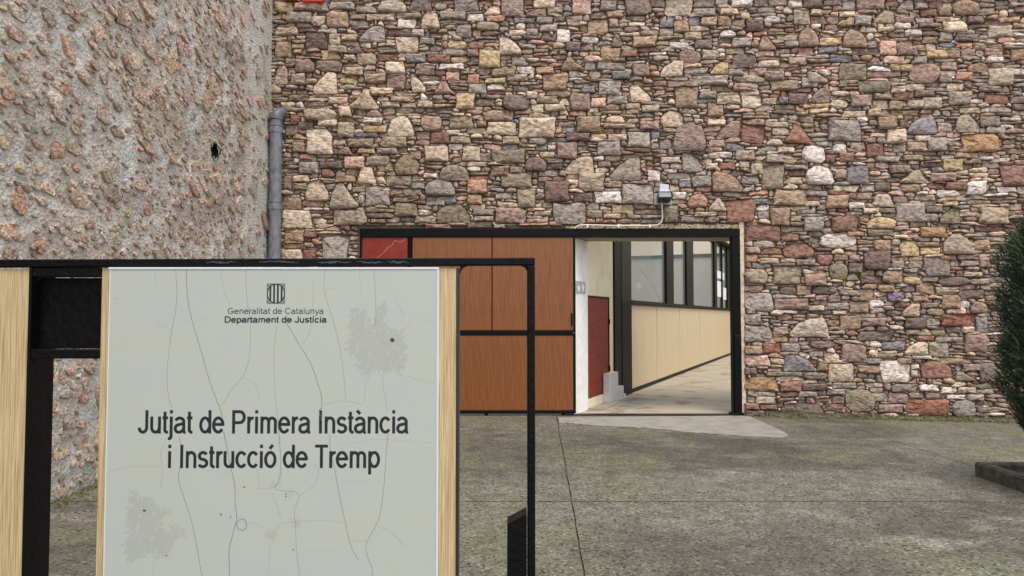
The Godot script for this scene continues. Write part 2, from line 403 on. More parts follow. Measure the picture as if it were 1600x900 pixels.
# ---------------------------------------------------------------- dry-stone wall
# The larger stones read off the photograph: left, top, right, bottom in the grid of the tile, tone, outline.
# Tiles: pixel of the tile's corner and grid steps per pixel.
const TILES := [
[430, 0, 5, """0 20 150 105 y|155 20 420 95 t|425 20 630 85 g|635 55 795 110 g|800 0 1035 105 b d|1040 0 1240 95 d z|1245 30 1345 85 b o|1400 0 1590 100 g
90 100 290 180 g|280 125 395 205 c|405 92 578 220 t|590 115 710 160 t|715 115 940 168 c|945 105 1150 150 k|1140 105 1290 235 b z|1285 95 1490 160 g|955 155 1105 225 w|655 205 860 335 g l
875 230 1060 285 p|1065 230 1170 295 g|1415 205 1535 300 g|0 215 180 280 b|240 255 410 390 p|420 265 515 315 b|520 275 650 325 b|940 290 1125 415 c|1130 300 1250 355 g|1345 320 1500 390 y o
0 325 130 455 t|130 345 228 385 y|145 390 215 425 y|415 360 570 420 b|570 355 700 430 d t|360 392 525 470 y m|535 432 630 475 c|640 420 795 510 b|800 420 960 485 r|1020 425 1180 500 u|1190 430 1370 500 r
160 465 315 575 m|320 475 530 565 m|545 525 695 595 b|860 485 1020 580 c|1090 510 1255 590 m|1280 500 1480 550 w|1335 565 1445 630 n|0 515 110 670 b d|125 580 240 668 b|300 565 490 740 c l|505 605 650 660 y o
695 580 870 655 b|865 590 1020 710 m|1060 605 1180 725 c m|1245 635 1410 745 m t|590 700 820 860 c t|740 690 925 750 c|1410 725 1565 855 y|415 760 575 815 c|800 760 895 795 c|900 760 1080 800 b|825 795 975 845 b
985 805 1105 845 b|1110 785 1230 845 b|100 740 260 795 d|230 795 390 845 d|220 850 490 945 b o|495 830 600 915 c"""],
[730, 0, 5, """130 50 260 125 c l|260 -40 445 140 m|515 0 690 70 c|455 70 620 140 m l|625 60 750 110 b|815 -30 970 115 n|1035 10 1165 90 g|1085 90 1220 145 t|1230 -20 1440 125 m|150 125 300 180 o|0 110 130 170 w
365 140 535 185 u|540 135 670 190 g|675 135 765 180 p|770 125 905 180 g|940 150 1100 280 t|1105 150 1180 225 m|65 175 255 250 k o|320 235 460 285 c|565 195 705 250 g|695 230 805 335 w|45 240 110 290 o
890 285 1030 345 w o|565 255 690 325 p t|245 290 425 435 c m|1125 265 1225 370 m t|1290 285 1480 375 t|770 330 885 410 p|10 325 135 390 r o|90 395 260 535 y|1040 375 1195 485 t|1200 395 1330 455 r|0 390 90 445 t
735 450 905 560 t t|345 440 460 515 g|915 485 1000 555 g|1010 490 1235 550 g|1290 500 1425 600 m|390 520 535 580 w|535 525 680 585 o|190 540 380 605 t|1125 555 1280 625 u|590 580 790 710 t|1025 630 1205 745 g
135 615 300 660 y|305 585 475 640 b|0 580 100 655 o|10 655 155 740 g|360 670 480 725 d|460 715 550 775 c|890 675 1000 735 u|1270 670 1435 805 c m|800 725 960 870 m|965 765 1085 845 n|1090 750 1255 815 g|540 750 715 810 k
275 740 495 870 p o|500 815 600 885 c|605 815 770 870 c|65 775 220 835 d|1230 805 1355 855 b|1360 820 1500 880 b|120 860 370 950 t"""],
[1030, 0, 5, """40 -10 260 135 c|265 0 430 65 g|265 68 445 130 g|435 0 535 40 w|555 -20 725 65 w|735 0 850 55 g|850 0 995 50 b|1000 15 1115 70 w|1120 0 1270 70 p|1275 0 1425 50 m|470 70 620 125 c|770 60 905 105 g
1045 80 1175 200 b|1180 75 1260 125 c|630 100 710 155 c o|320 135 450 210 t|455 130 560 215 t|560 155 670 220 t|225 130 315 210 u|110 170 230 260 t|0 155 110 220 u|675 165 810 255 p|815 125 940 185 w d
1180 130 1305 195 r|1305 130 1400 190 m|0 225 110 290 g|190 255 330 315 b|470 235 595 295 w d|1085 220 1240 370 t d|770 275 910 395 t t|565 295 720 375 g|275 310 415 385 d|75 330 230 390 w|910 275 1080 320 b|975 330 1080 375 g
1245 295 1425 355 y|145 390 325 500 m o|330 390 465 470 b|565 420 760 535 d o|1080 375 1205 440 o|1235 365 1385 425 u|1330 425 1500 490 u|0 480 185 605 c l|395 490 535 590 y l|190 530 380 585 g|260 595 540 670 g
530 540 655 600 g|700 530 840 595 m|765 475 930 530 c|1005 450 1145 510 c|815 560 975 635 m|1150 565 1310 655 b m|1110 605 1240 690 g|860 630 1080 715 t|575 650 770 715 m|120 680 300 850 t|310 715 445 775 g|445 745 635 820 b
640 745 795 850 c|1000 730 1160 820 p|1165 690 1330 810 m l|1335 780 1475 855 c o|800 765 920 820 b|930 760 1000 815 u|375 825 500 915 t|10 865 195 995 c d|520 820 630 860 c|900 820 1050 860 k|1115 812 1330 850 y"""],
[1300, 0, 5, """75 10 180 85 g|185 -30 400 80 m|410 10 520 60 t o|515 0 635 80 g l|750 10 860 70 r|930 10 1140 130 t o|640 30 735 80 g|320 80 485 185 b l|165 125 305 210 g|45 90 185 135 c|190 85 345 115 b|685 80 815 135 r|820 60 930 130 t
855 170 1045 260 c|1050 130 1175 190 p|495 135 635 185 m|650 140 790 190 g|795 135 910 185 m|1295 135 1460 185 t|480 185 610 235 w|560 235 690 290 w|350 215 480 255 c|260 220 345 260 w|80 230 265 380 t d|1210 200 1400 300 b
950 270 1150 330 d|835 255 940 320 g|700 290 820 345 t|365 320 500 435 n|500 370 665 440 m|150 380 360 435 d|270 320 350 370 g o|830 335 950 378 u o|965 335 1095 375 o|1095 335 1210 395 t|1390 385 1540 480 t|400 440 565 500 n
270 445 395 515 m t|730 390 895 460 y|890 385 1005 460 t|1005 385 1115 440 m|1190 380 1330 440 m|1200 450 1330 495 w|630 440 735 505 g|50 495 265 630 k|450 505 635 560 y|590 495 840 655 m o|845 485 970 555 m|1050 490 1240 570 t d
960 560 1095 635 o|1215 535 1390 675 b|1395 535 1500 595 w|195 640 445 730 k|450 670 575 730 c|575 655 725 705 c|890 650 1025 715 c|475 715 635 790 r|140 740 310 840 m|320 735 465 780 b|900 715 1080 825 b|1185 740 1375 815 r
1380 755 1560 815 d|705 760 850 860 b|585 785 705 855 b|315 785 435 855 b|440 790 550 865 k|830 590 930 650 g|1135 675 1315 725 m|640 705 790 760 d|995 840 1155 890 b|455 862 675 905 t|75 865 265 920 c|275 850 375 915 c"""],
[430, 180, 5, """120 0 200 65 r|335 35 490 90 c|175 50 305 120 d|80 75 180 165 m|245 108 455 310 c|485 55 620 180 b|685 78 875 138 y|685 20 845 65 w|620 145 810 178 u|880 5 1090 170 c d|1135 0 1305 130 m|1360 10 1550 110 k|1335 115 1445 160 w
1210 130 1365 225 r|1100 130 1210 195 t|1370 165 1530 225 k|560 182 775 260 k|825 170 1035 255 b|135 212 240 295 t|450 190 555 240 c|475 250 620 315 m t|645 262 785 305 y|790 258 960 310 g|1165 240 1355 365 c|540 320 705 420 n|710 318 895 400 b
935 310 1130 470 k d|1050 280 1145 350 t|195 305 295 355 r|190 365 345 460 g|350 365 530 425 d|805 405 925 445 y|645 405 790 545 c z|1280 390 1520 515 k d|470 470 635 530 t|870 475 1065 555 b|1160 455 1270 495 w|1060 515 1175 580 g
1170 505 1410 630 g d|230 510 420 670 c d|400 530 660 735 b t|605 555 710 610 t|705 555 900 710 g|650 620 700 695 w o|55 640 205 740 t|50 740 295 885 c|455 740 720 865 b|935 685 1115 795 k|1265 690 1520 845 k d|1180 640 1330 710 g
995 575 1155 630 g|915 640 1035 685 m|1310 632 1415 685 u|1090 785 1260 845 b|140 470 270 525 c|65 470 135 590 d|140 530 255 585 k|1170 850 1385 888 m|745 810 865 845 t|370 950 580 1180 g|70 890 230 990 t|70 1000 225 1045 y
50 1050 215 1150 c|220 1050 325 1130 r|225 910 330 960 r"""],
[730, 180, 5, """70 45 155 95 t|0 100 150 150 b|155 50 385 160 c|400 20 695 180 c|850 10 1045 135 t|710 50 840 95 m|740 95 840 145 u|770 145 955 205 p|960 145 1090 190 y|1095 150 1250 200 c|1080 0 1230 65 c d|1060 68 1325 105 b|1340 50 1500 120 m
1245 130 1430 260 g|1435 130 1505 190 u|275 165 410 230 b|695 210 860 345 m|1015 200 1200 320 g|-40 240 105 360 c|90 295 185 365 m|190 270 455 385 k|530 235 625 280 u o|625 235 690 280 w|565 285 685 335 b|445 325 620 445 p d|620 375 745 430 p
750 320 990 460 c l|1110 340 1360 515 b l|1015 360 1125 410 m|0 365 155 405 b|180 395 330 480 t|330 400 440 455 k|260 450 515 570 k|605 510 800 685 e|870 450 1075 600 b|0 500 160 615 o|390 575 535 725 b|0 620 120 700 t
830 605 985 685 p|990 595 1205 690 w|1205 540 1450 700 g|215 605 350 660 g|540 575 600 610 w|1130 700 1300 775 y|670 685 925 855 g|215 720 465 845 m|520 745 660 785 c|930 740 1060 805 k|1065 770 1200 810 c|930 808 1000 845 o
1000 808 1060 845 o|1060 815 1165 845 o|40 735 215 785 g|55 790 205 830 b|0 830 195 885 d|205 850 300 885 w|775 500 870 540 c|1405 430 1510 520 w"""],
[1030, 180, 5, """365 35 520 85 c|100 55 365 285 m d|455 45 630 180 t l|635 75 815 230 r|975 75 1180 230 r t|835 185 965 240 c d|1315 40 1565 205 g|385 190 515 255 t|515 235 665 290 u|0 190 95 270 g|380 285 570 345 w o|590 275 745 355 b|835 305 1095 370 c m
915 250 1055 300 c|1110 235 1295 380 w o|5 325 170 380 c|175 290 350 450 g m|460 370 590 430 r|620 365 705 415 c|360 375 455 430 c|715 375 805 470 b|795 395 970 585 k|970 385 1160 430 g|1010 435 1135 480 r|1135 395 1360 545 w d
985 485 1115 545 b|1295 310 1370 375 r|1400 290 1520 370 r|405 445 655 600 t m|640 475 780 540 g|250 475 405 565 g|890 580 1150 710 t|100 600 210 660 w|220 615 375 725 o d|375 645 525 755 b t|525 655 750 840 r|30 710 145 840 k
735 655 890 700 u|1140 590 1315 635 g|1130 670 1250 715 c|1300 625 1470 730 t|860 720 1015 865 t|770 750 860 810 g|270 755 450 795 c|160 795 355 840 m|1125 795 1284 908 g|1340 785 1545 912 r|820 55 1005 100 b|1020 785 1110 835 k
60 450 245 505 g|150 515 250 570 u"""],
[1300, 180, 5, """350 10 500 115 t|515 35 585 110 r|575 5 810 155 u l|820 60 935 135 b|955 0 1145 140 b d|1150 10 1305 95 d|1200 92 1350 145 g|1005 150 1290 290 s|420 110 565 225 c|265 215 400 330 r|740 175 885 290 g|580 210 735 290 t|140 210 260 270 b
290 140 425 175 c|640 160 765 210 c|0 225 110 300 w|470 230 575 295 b|545 310 705 360 k|960 292 1140 340 t|335 325 525 370 g|110 390 285 545 u|865 340 1020 440 y|705 370 855 410 p|445 390 605 460 d|525 425 760 535 b t|760 450 955 520 m
10 440 110 500 b|1310 390 1510 555 r|1140 325 1250 355 w|1255 335 1385 370 w|0 550 210 605 c|225 545 330 600 g|330 525 450 595 d|880 525 1040 590 r|1040 515 1195 625 w|740 530 875 580 r|525 540 685 605 t|815 585 985 645 w
1280 560 1430 605 w|195 605 315 660 t|310 615 475 720 b z|130 680 255 730 w|645 620 805 670 b|485 685 720 840 g|1140 715 1380 855 b|830 725 995 850 k l|705 770 825 835 g|260 795 495 890 y d|725 710 855 765 d|860 675 975 715 y
240 725 360 770 c|360 725 490 770 d|990 755 1135 795 b|1060 450 1215 490 c"""],
[1150, 340, 6, """90 80 415 225 r|420 140 595 225 r o|435 235 725 390 r o|780 145 1135 290 w o|1220 110 1470 175 k|1035 130 1200 175 o|245 285 430 345 s|85 275 225 340 b|90 345 200 420 o|215 380 400 435 b|415 380 560 425 b|555 392 735 450 b
755 345 900 450 r|910 345 1050 405 t|1055 350 1160 410 m|1185 310 1435 490 p|1290 205 1450 315 t|865 425 1045 590 k o|1045 420 1185 520 d|345 450 610 625 k|70 490 300 630 k o|635 520 835 640 m|1365 490 1560 620 t|1150 545 1365 625 p
80 635 255 690 o|270 635 390 680 g|400 645 565 725 d o|565 640 705 730 t|710 640 955 720 d o|1315 625 1480 705 t o|960 680 1160 735 g|1160 670 1285 775 t|75 695 345 885 g|1410 700 1550 790 v|350 755 670 865 m|735 725 845 780 m
1245 770 1380 845 w o|850 795 1055 865 g|1060 780 1245 895 t|670 820 825 875 b|630 190 770 245 d|690 455 860 505 m|900 870 1040 910 c"""],
[1350, 340, 6, """515 85 775 190 s|735 150 1010 345 b d|330 210 515 370 y|1020 205 1170 305 t|525 280 710 350 y|490 230 700 275 t|405 145 500 200 n|265 160 400 200 c|1035 80 1305 135 r|555 365 800 560 d|870 345 1065 400 m|890 402 1065 460 g
1065 370 1170 470 m|410 410 550 475 g|245 400 375 475 g|365 555 525 630 y o|535 560 680 605 t|690 555 985 645 d o|480 610 655 720 t|665 650 895 710 b|900 675 1115 765 d|720 720 895 860 t|895 780 990 850 w o|985 785 1150 895 t d
450 725 600 790 t|350 800 520 930 b l|525 795 690 850 m|920 510 1090 560 b|985 570 1165 630 b|700 352 865 400 t"""],
[1150, 490, 5, """60 0 190 90 g|60 92 280 225 g|405 25 710 190 c l|285 170 400 225 y|285 100 405 170 m|810 10 970 130 t|970 30 1170 100 m|940 135 1225 220 d|205 230 345 310 h|60 250 205 320 t|350 230 500 300 g|580 210 770 275 m o|815 230 1020 385 m
370 320 625 450 u m|60 322 265 410 n|690 305 805 375 c|715 388 910 535 c|570 290 680 340 g|630 385 715 450 t|945 400 1125 470 t|1120 365 1355 540 w|65 490 330 610 s|335 525 510 610 r|520 455 710 520 d o|235 452 515 490 k
510 545 700 600 d|700 585 850 635 g|750 535 940 585 g|845 590 1090 770 k o|150 645 310 705 b|350 695 685 825 d o|610 655 735 692 m|745 640 845 705 m|690 700 840 760 m|180 710 320 750 r|60 695 180 750 r|60 415 160 480 p|225 755 340 810 d
65 755 225 800 d|770 770 900 825 d|690 762 765 825 d|480 605 630 650 g|1030 275 1105 335 c o|1105 287 1245 350 b|1015 345 1120 395 u|1130 215 1320 285 u"""],
[1350, 490, 5, """600 0 875 100 h|310 30 485 120 p|488 35 590 95 g|780 155 955 305 m|310 220 490 325 c l|495 215 655 340 b|430 360 685 505 r d|550 180 775 225 g|400 170 550 215 r|590 345 770 400 t|765 390 905 450 m|890 380 1030 535 d|690 450 860 530 k t
310 665 660 795 h|675 670 870 810 g o|425 550 588 605 w|592 570 720 625 w|725 570 865 620 b|210 545 420 612 g|185 615 340 700 m|475 612 640 668 m|642 630 780 670 w|795 625 920 680 g|105 705 300 770 m|60 620 180 690 g|345 615 465 660 m
860 585 1015 630 k|875 730 985 775 d|870 680 925 725 d|255 345 360 395 m|365 325 525 355 w|362 395 425 435 w|360 437 415 495 c|515 128 630 175 k|320 125 430 168 m|635 105 755 152 d|760 100 860 152 c|870 20 960 150 u|290 780 420 840 g|440 795 600 850 k"""],
[440, 405, 5, """30 60 190 170 b|260 90 430 200 g|470 60 590 160 t|90 240 240 330 m|320 270 480 390 c|510 220 600 300 r|40 400 200 520 t o|260 450 400 540 b|450 470 590 590 g|100 590 260 690 c l|300 620 430 720 m|470 660 600 760 t
30 760 180 860 g|230 790 420 900 d|450 820 590 920 b|60 920 220 1030 t|280 960 440 1080 m|470 980 600 1090 k|40 1090 200 1180 d|240 1120 430 1200 g"""],
]

# sRGB readings of the kinds of stone
var tones := {
	"w": rgb(214, 207, 199), "c": rgb(208, 188, 162), "b": rgb(176, 159, 134), "g": rgb(156, 150, 141), "u": rgb(124, 130, 139), "d": rgb(116, 105, 94),
	"r": rgb(142, 95, 77), "o": rgb(196, 142, 112), "n": rgb(212, 168, 148), "y": rgb(198, 170, 116), "p": rgb(110, 88, 84), "m": rgb(152, 125, 113),
	"k": rgb(142, 132, 104), "t": rgb(160, 132, 103), "e": rgb(112, 84, 66), "s": rgb(172, 128, 76), "h": rgb(154, 84, 50), "v": rgb(132, 114, 160)}
const COMMON := "bbbbbbttttccccggggmmmmmmmdkwwwtbgcmbtrrnoupdn"

func outline(kind: String, a: Vector2, b: Vector2) -> PackedVector2Array:
	var raw := PackedVector2Array()
	match kind:
		"o":
			for k in 11:
				var g := TAU * k / 11.0
				var e := 0.75
				raw.append(Vector2(signf(cos(g)) * pow(absf(cos(g)), e), signf(sin(g)) * pow(absf(sin(g)), e)))
		"d":
			raw = PackedVector2Array([Vector2(-0.85, -1), Vector2(0.85, -1), Vector2(1, -0.7), Vector2(0.95, 0.05), Vector2(0.68, 0.66), Vector2(0.2, 0.98), Vector2(-0.3, 0.96), Vector2(-0.72, 0.6), Vector2(-0.96, 0.0), Vector2(-1, -0.7)])
		"t":
			var s := rng.randf_range(-0.35, 0.35)
			raw = PackedVector2Array([Vector2(-0.9, -1), Vector2(0.9, -1), Vector2(1, -0.75), Vector2(0.55 + s * 0.5, 0.1), Vector2(0.22 + s, 0.95), Vector2(-0.2 + s, 1.0), Vector2(-0.55 + s * 0.5, 0.2), Vector2(-1, -0.7)])
		"z":
			raw = PackedVector2Array([Vector2(-0.95, -1), Vector2(0.95, -1), Vector2(1, -0.6), Vector2(0.7, 0.85), Vector2(0.5, 1), Vector2(-0.5, 1), Vector2(-0.7, 0.8), Vector2(-1, -0.65)])
		"l":
			raw = PackedVector2Array([Vector2(-0.9, -1), Vector2(0.9, -1), Vector2(1, -0.8), Vector2(0.97, 0.85), Vector2(0.8, 1), Vector2(0.2, 0.98), Vector2(-0.45, 0.35), Vector2(-0.95, -0.45), Vector2(-1, -0.8)])
		"m":
			raw = PackedVector2Array([Vector2(-0.9, -1), Vector2(0.9, -1), Vector2(1, -0.75), Vector2(0.9, -0.35), Vector2(0.4, 0.4), Vector2(-0.2, 0.97), Vector2(-0.85, 1), Vector2(-1, 0.8), Vector2(-0.98, -0.8)])
		_:
			var q := [Vector2(-1, -1), Vector2(1, -1), Vector2(1, 1), Vector2(-1, 1)]
			for k in 4:
				var c: Vector2 = q[k]
				var nx: Vector2 = q[(k + 1) % 4]
				var pv: Vector2 = q[(k + 3) % 4]
				var cut := rng.randf_range(0.04, 0.17)
				if rng.randf() < 0.22:
					cut = rng.randf_range(0.2, 0.45)
				raw.append(c + (pv - c) * 0.5 * cut * rng.randf_range(0.7, 1.5))
				raw.append(c + (nx - c) * 0.5 * cut * rng.randf_range(0.7, 1.5))
				raw.append((c + nx) * 0.5 * rng.randf_range(0.93, 1.0) + (nx - c) * rng.randf_range(-0.12, 0.12))
	var mid := (a + b) * 0.5
	var half := (b - a).abs() * 0.5
	var out := PackedVector2Array()
	for p in raw:
		var j := Vector2(rng.randf_range(-0.07, 0.05), rng.randf_range(-0.08, 0.06))
		out.append(p + j)
	# lean and skew, then bend the longer sides
	var lean := rng.randf_range(-0.10, 0.10)
	var wedge := rng.randf_range(-0.09, 0.09)
	var full := PackedVector2Array()
	for k in out.size():
		var p := out[k]
		var q := out[(k + 1) % out.size()]
		full.append(p)
		if p.distance_to(q) > 0.62:
			var nn := Vector2(q.y - p.y, p.x - q.x).normalized()
			full.append(p.lerp(q, rng.randf_range(0.3, 0.7)) + nn * rng.randf_range(-0.07, 0.05))
	for k in full.size():
		var p := full[k]
		p = Vector2(p.x + lean * p.y + wedge * p.y * p.x, p.y + wedge * p.x * 0.6)
		full[k] = mid + p.clamp(Vector2(-1.03, -1.03), Vector2(1.03, 1.03)) * half
	return full

# one stone's geometry: outline in the wall's plane (u, v), standing PROUD out of the bed; PLACE turns (u, v, out) into a point
func add_stone(s: Shape, poly: PackedVector2Array, proud: float, col: Color, place: Callable, back := -0.06, rough_face := 1.0, crisp := false) -> void:
	var n := poly.size()
	var c := Vector2.ZERO
	for p in poly:
		c += p / n
	var size := 0.0
	for p in poly:
		size = maxf(size, (p - c).length())
	var tilt := Vector2(rng.randf_range(-0.13, 0.13), rng.randf_range(-0.16, 0.10))
	var first := s.v.size()
	var fi := s.i.size()
	var big := size > 0.11
	var bev := rng.randf_range(0.004, 0.009) + size * 0.025
	if crisp:
		bev = 0.005
	var rings := 4 if big else 3
	for r in rings:
		for k in n:
			var p := poly[k]
			var dv := p - c
			var z := 0.0
			match r:
				0: z = back
				1: z = proud * (0.75 if crisp else 0.5) + rng.randf_range(-0.004, 0.004)
				2:
					p -= dv.normalized() * minf(bev * rng.randf_range(0.6, 1.5), dv.length() * 0.35)
					z = proud + tilt.dot(p - c) + rng.randf_range(-0.006, 0.005)
				3:
					p = c + dv * rng.randf_range(0.4, 0.6)
					z = proud + tilt.dot(p - c) + rng.randf_range(-0.3, 0.7) * size * 0.10 * rough_face
			s.vert(place.call(p.x, p.y, z), Vector3.BACK, col)
	var mid := s.vert(place.call(c.x, c.y, proud + rng.randf_range(-0.1, 0.6) * size * 0.1 * rough_face), Vector3.BACK, col)
	for r in rings - 1:
		for k in n:
			var a := first + r * n + k
			var b := first + r * n + (k + 1) % n
			s.i.append_array([a, a + n, b, b, a + n, b + n])
	for k in n:
		s.i.append_array([first + (rings - 1) * n + k, mid, first + (rings - 1) * n + (k + 1) % n])
	s.smooth(first, fi)

func wall_point(u: float, v: float, out: float) -> Vector3:
	return Vector3(u, v, -D + out)

func tint(letter: String) -> Color:
	var c: Color = tones[letter]
	var lum := c.r * 0.3 + c.g * 0.59 + c.b * 0.11
	c = c.lerp(Color(lum * 1.12, lum * 0.97, lum * 0.90), 0.28).lerp(rgb(190, 162, 146), 0.14)
	var k := rng.randf_range(1.0, 1.42)
	var w := rng.randf_range(-0.03, 0.03)
	return Color(c.r * k * (1 + w), c.g * k, c.b * k * (1 - w))

func stone_wall() -> void:
	rng.seed = 20
	var wall := thing("stone_wall", "tall dry-stone wall of mixed brown, grey and cream stones around the black gateway", "wall", Vector3(0, 0, 0))
	var U0 := -4.02
	var V0 := -0.25
	var NU := 1330
	var NV := 694
	var used := PackedByteArray()
	used.resize(NU * NV)
	var reserve := func(a: Vector2, b: Vector2) -> void:
		for y in range(maxi(0, int((minf(a.y, b.y) - V0) / COURSE)), mini(NV, int((maxf(a.y, b.y) - V0) / COURSE))):
			for x in range(maxi(0, int((a.x - U0) / COURSE)), mini(NU, int((b.x - U0) / COURSE))):
				used[y * NU + x] = 1
	# the gateway and its plastered edge
	reserve.call(on_wall(561, 353), Vector2(on_wall(1164, 353).x, -0.3))
	reserve.call(on_wall(882, 349), on_wall(1164, 356))
	reserve.call(on_wall(1150, 345), on_wall(1165, 356))
	var stones := []      # [outline, proud, colour, area]
	for tile in TILES:
		for row in tile[3].split("\n"):
			for item in row.split("|"):
				var w: PackedStringArray = item.strip_edges().split(" ")
				var a := on_wall(tile[0] + float(w[0]) / tile[2], tile[1] + float(w[3]) / tile[2])
				var b := on_wall(tile[0] + float(w[2]) / tile[2], tile[1] + float(w[1]) / tile[2])
				a += Vector2(0.004, 0.004)
				b -= Vector2(0.004, 0.004)
				var poly := outline(w[5] if w.size() > 5 else "q", a, b)
				var area := 0.0
				for k in poly.size():
					area += poly[k].cross(poly[(k + 1) % poly.size()]) * 0.5
				var x0 := int((a.x - U0) / COURSE) - 1
				var y0 := int((a.y - V0) / COURSE) - 1
				for y in range(maxi(0, y0), mini(NV, int((b.y - V0) / COURSE) + 2)):
					for x in range(maxi(0, x0), mini(NU, int((b.x - U0) / COURSE) + 2)):
						if used[y * NU + x] == 0 and Geometry2D.is_point_in_polygon(Vector2(U0 + (x + 0.5) * COURSE, V0 + (y + 0.5) * COURSE), poly):
							used[y * NU + x] = 1
				stones.append([poly, rng.randf_range(0.012, 0.065), tint(w[4]), absf(area)])
	# the thin stones packed in courses between them, from the ground up
	for y in NV:
		var x := 0
		while x < NU:
			if used[y * NU + x]:
				x += 1
				continue
			# columns whose first free cell lies on or just above this course
			var most := int(rng.randf_range(15, 34) + (rng.randf_range(8, 24) if rng.randf() < 0.5 else 0.0))
			var lo := PackedInt32Array()
			var l := x
			var steps := 0
			while l > 0 and steps < most / 3:
				var f := -1
				for k in [0, 1, 2, 3]:
					if y + k < NV and used[(y + k) * NU + l - 1] == 0:
						f = k
						break
				if f < 0:
					break
				l -= 1
				steps += 1
			var rr := l
			while rr < NU and rr - l < most + 9:
				var f := -1
				for k in [0, 1, 2, 3]:
					if y + k < NV and used[(y + k) * NU + rr] == 0:
						f = k
						break
				if f < 0:
					break
				lo.append(y + f)
				rr += 1
			if rr - l > most and rr - l == most + 9:
				rr = l + most
				lo.resize(most)
			var wide := rr - l
			var tall := int(round(rng.randf_range(5.0, 8.5) + (rng.randf_range(1.0, 5.0) if rng.randf() < 0.3 else 0.0)))
			if wide < 9:
				tall = mini(tall, 4 + wide / 2)
			var hi := PackedInt32Array()
			var slope := rng.randf_range(-1.3, 1.3)
			for q in wide:
				var col := l + q
				var want := y + tall + int(round(slope * (2.0 * q / maxi(1, wide - 1) - 1.0)))
				var top: int = lo[q]
				while top < mini(NV, want + 5) and used[top * NU + col] == 0:
					top += 1
				if top >= want + 5:
					top = maxi(want, lo[q] + 1)
				hi.append(top)
				for yy in range(lo[q], mini(top, NV)):
					used[yy * NU + col] = 1
			if wide >= 4:
				# trim ends that are pinched shut
				var s0 := 0
				var s1 := wide - 1
				while s0 < s1 and hi[s0] - lo[s0] < 3:
					s0 += 1
				while s1 > s0 and hi[s1] - lo[s1] < 3:
					s1 -= 1
				if s1 - s0 >= 3:
					var poly := PackedVector2Array()
					var n := 3 if s1 - s0 < 12 else (4 if s1 - s0 < 26 else 5)
					var gap := 0.0052
					var ends := [pow(rng.randf(), 1.5) * 0.7, pow(rng.randf(), 1.5) * 0.7, pow(rng.randf(), 1.5) * 0.7, pow(rng.randf(), 1.5) * 0.7]
					for k in n:
						var q := s0 + int(round(float(s1 - s0) * k / (n - 1)))
						var u := U0 + (l + q + 0.5) * COURSE
						var h := (hi[q] - lo[q]) * COURSE
						var e: float = ends[0] * h * 0.5 if k == 0 else (ends[1] * h * 0.5 if k == n - 1 else 0.0)
						u += gap * 0.9 if k == 0 else (-gap * 0.9 if k == n - 1 else rng.randf_range(-0.01, 0.01))
						poly.append(Vector2(u, V0 + lo[q] * COURSE + gap + e + rng.randf_range(-0.002, 0.003)))
					for k in range(n - 1, -1, -1):
						var q := s0 + int(round(float(s1 - s0) * k / (n - 1)))
						var u := U0 + (l + q + 0.5) * COURSE
						var h := (hi[q] - lo[q]) * COURSE
						var e: float = ends[2] * h * 0.5 if k == 0 else (ends[3] * h * 0.5 if k == n - 1 else 0.0)
						u += gap * 0.9 + rng.randf_range(0, 0.008) if k == 0 else (-gap * 0.9 - rng.randf_range(0, 0.008) if k == n - 1 else rng.randf_range(-0.01, 0.01))
						poly.append(Vector2(u, V0 + hi[q] * COURSE - gap - e + rng.randf_range(-0.003, 0.002)))
					var area := 0.0
					for k in poly.size():
						area += poly[k].cross(poly[(k + 1) % poly.size()]) * 0.5
					if area > 0.0004:
						stones.append([poly, rng.randf_range(0.0, 0.055), tint(COMMON[rng.randi() % COMMON.length()]), area])
			x = maxi(x + 1, rr)
	stones.sort_custom(func(p, q): return p[3] > q[3])
	print("stones ", stones.size())
	var small := Shape.new()
	small.colored = true
	for k in stones.size():
		var st = stones[k]
		if k < 300:
			var s := Shape.new()
			s.colored = true
			add_stone(s, st[0], st[1] + 0.008, st[2], wall_point)
			obj("stone", s, M.stone, wall)
		else:
			add_stone(small, st[0], st[1], st[2], wall_point)
	var rest := obj("small_stones", small, M.stone, wall)
	rest.set_meta("kind", "stuff")
	rest.set_meta("label", "thin flat stones packed in courses between the larger ones")
	# the core of the wall, with the splayed gateway cut through it
	var top := V0 + NV * COURSE
	var gl := on_wall(563, 400).x
	var gr := on_wall(1163, 400).x
	var head := on_wall(800, 356).y
	var thick := 0.70
	var sh := thick * GDIR.x / -GDIR.z
	var zf := -D - 0.024
	var core := Shape.new()
	core.prism(PackedVector2Array([Vector2(U0, zf), Vector2(gl, zf), Vector2(gl, -D - thick), Vector2(U0, -D - thick)]), -0.3, top)
	core.prism(PackedVector2Array([Vector2(gr, zf), Vector2(9.3, zf), Vector2(9.3, -D - thick), Vector2(gr + sh, -D - thick)]), -0.3, top)
	core.prism(PackedVector2Array([Vector2(gl, zf), Vector2(gr, zf), Vector2(gr + sh, -D - thick), Vector2(gl, -D - thick)]), head, top)
	obj("core", core, M.bed, wall)
	var lin := Shape.new()
	var soffit := on_wall(800, 370).y
	lin.prism(PackedVector2Array([Vector2(gl + 0.02, -D - 0.03), Vector2(gr - 0.10, -D - 0.03), Vector2(gr + sh - 0.10, -D - thick - 0.01), Vector2(gl + 0.02, -D - thick - 0.01)]), soffit, head - 0.003)
	obj("lintel", lin, M.lintel, wall)
	var pl := Shape.new()
	var a := on_wall(1154, 346)
	var b := on_wall(1164, 648)
	pl.prism(PackedVector2Array([Vector2(a.x, -D + 0.012), Vector2(b.x + 0.01, -D + 0.012), Vector2(b.x + 0.01 + sh, -D - thick - 0.01), Vector2(a.x + sh, -D - thick - 0.01)]), -0.05, a.y)
	obj("plaster_edge", pl, M.peach, wall)
	var ml := Shape.new()
	var p0 := on_wall(884, 350.5)
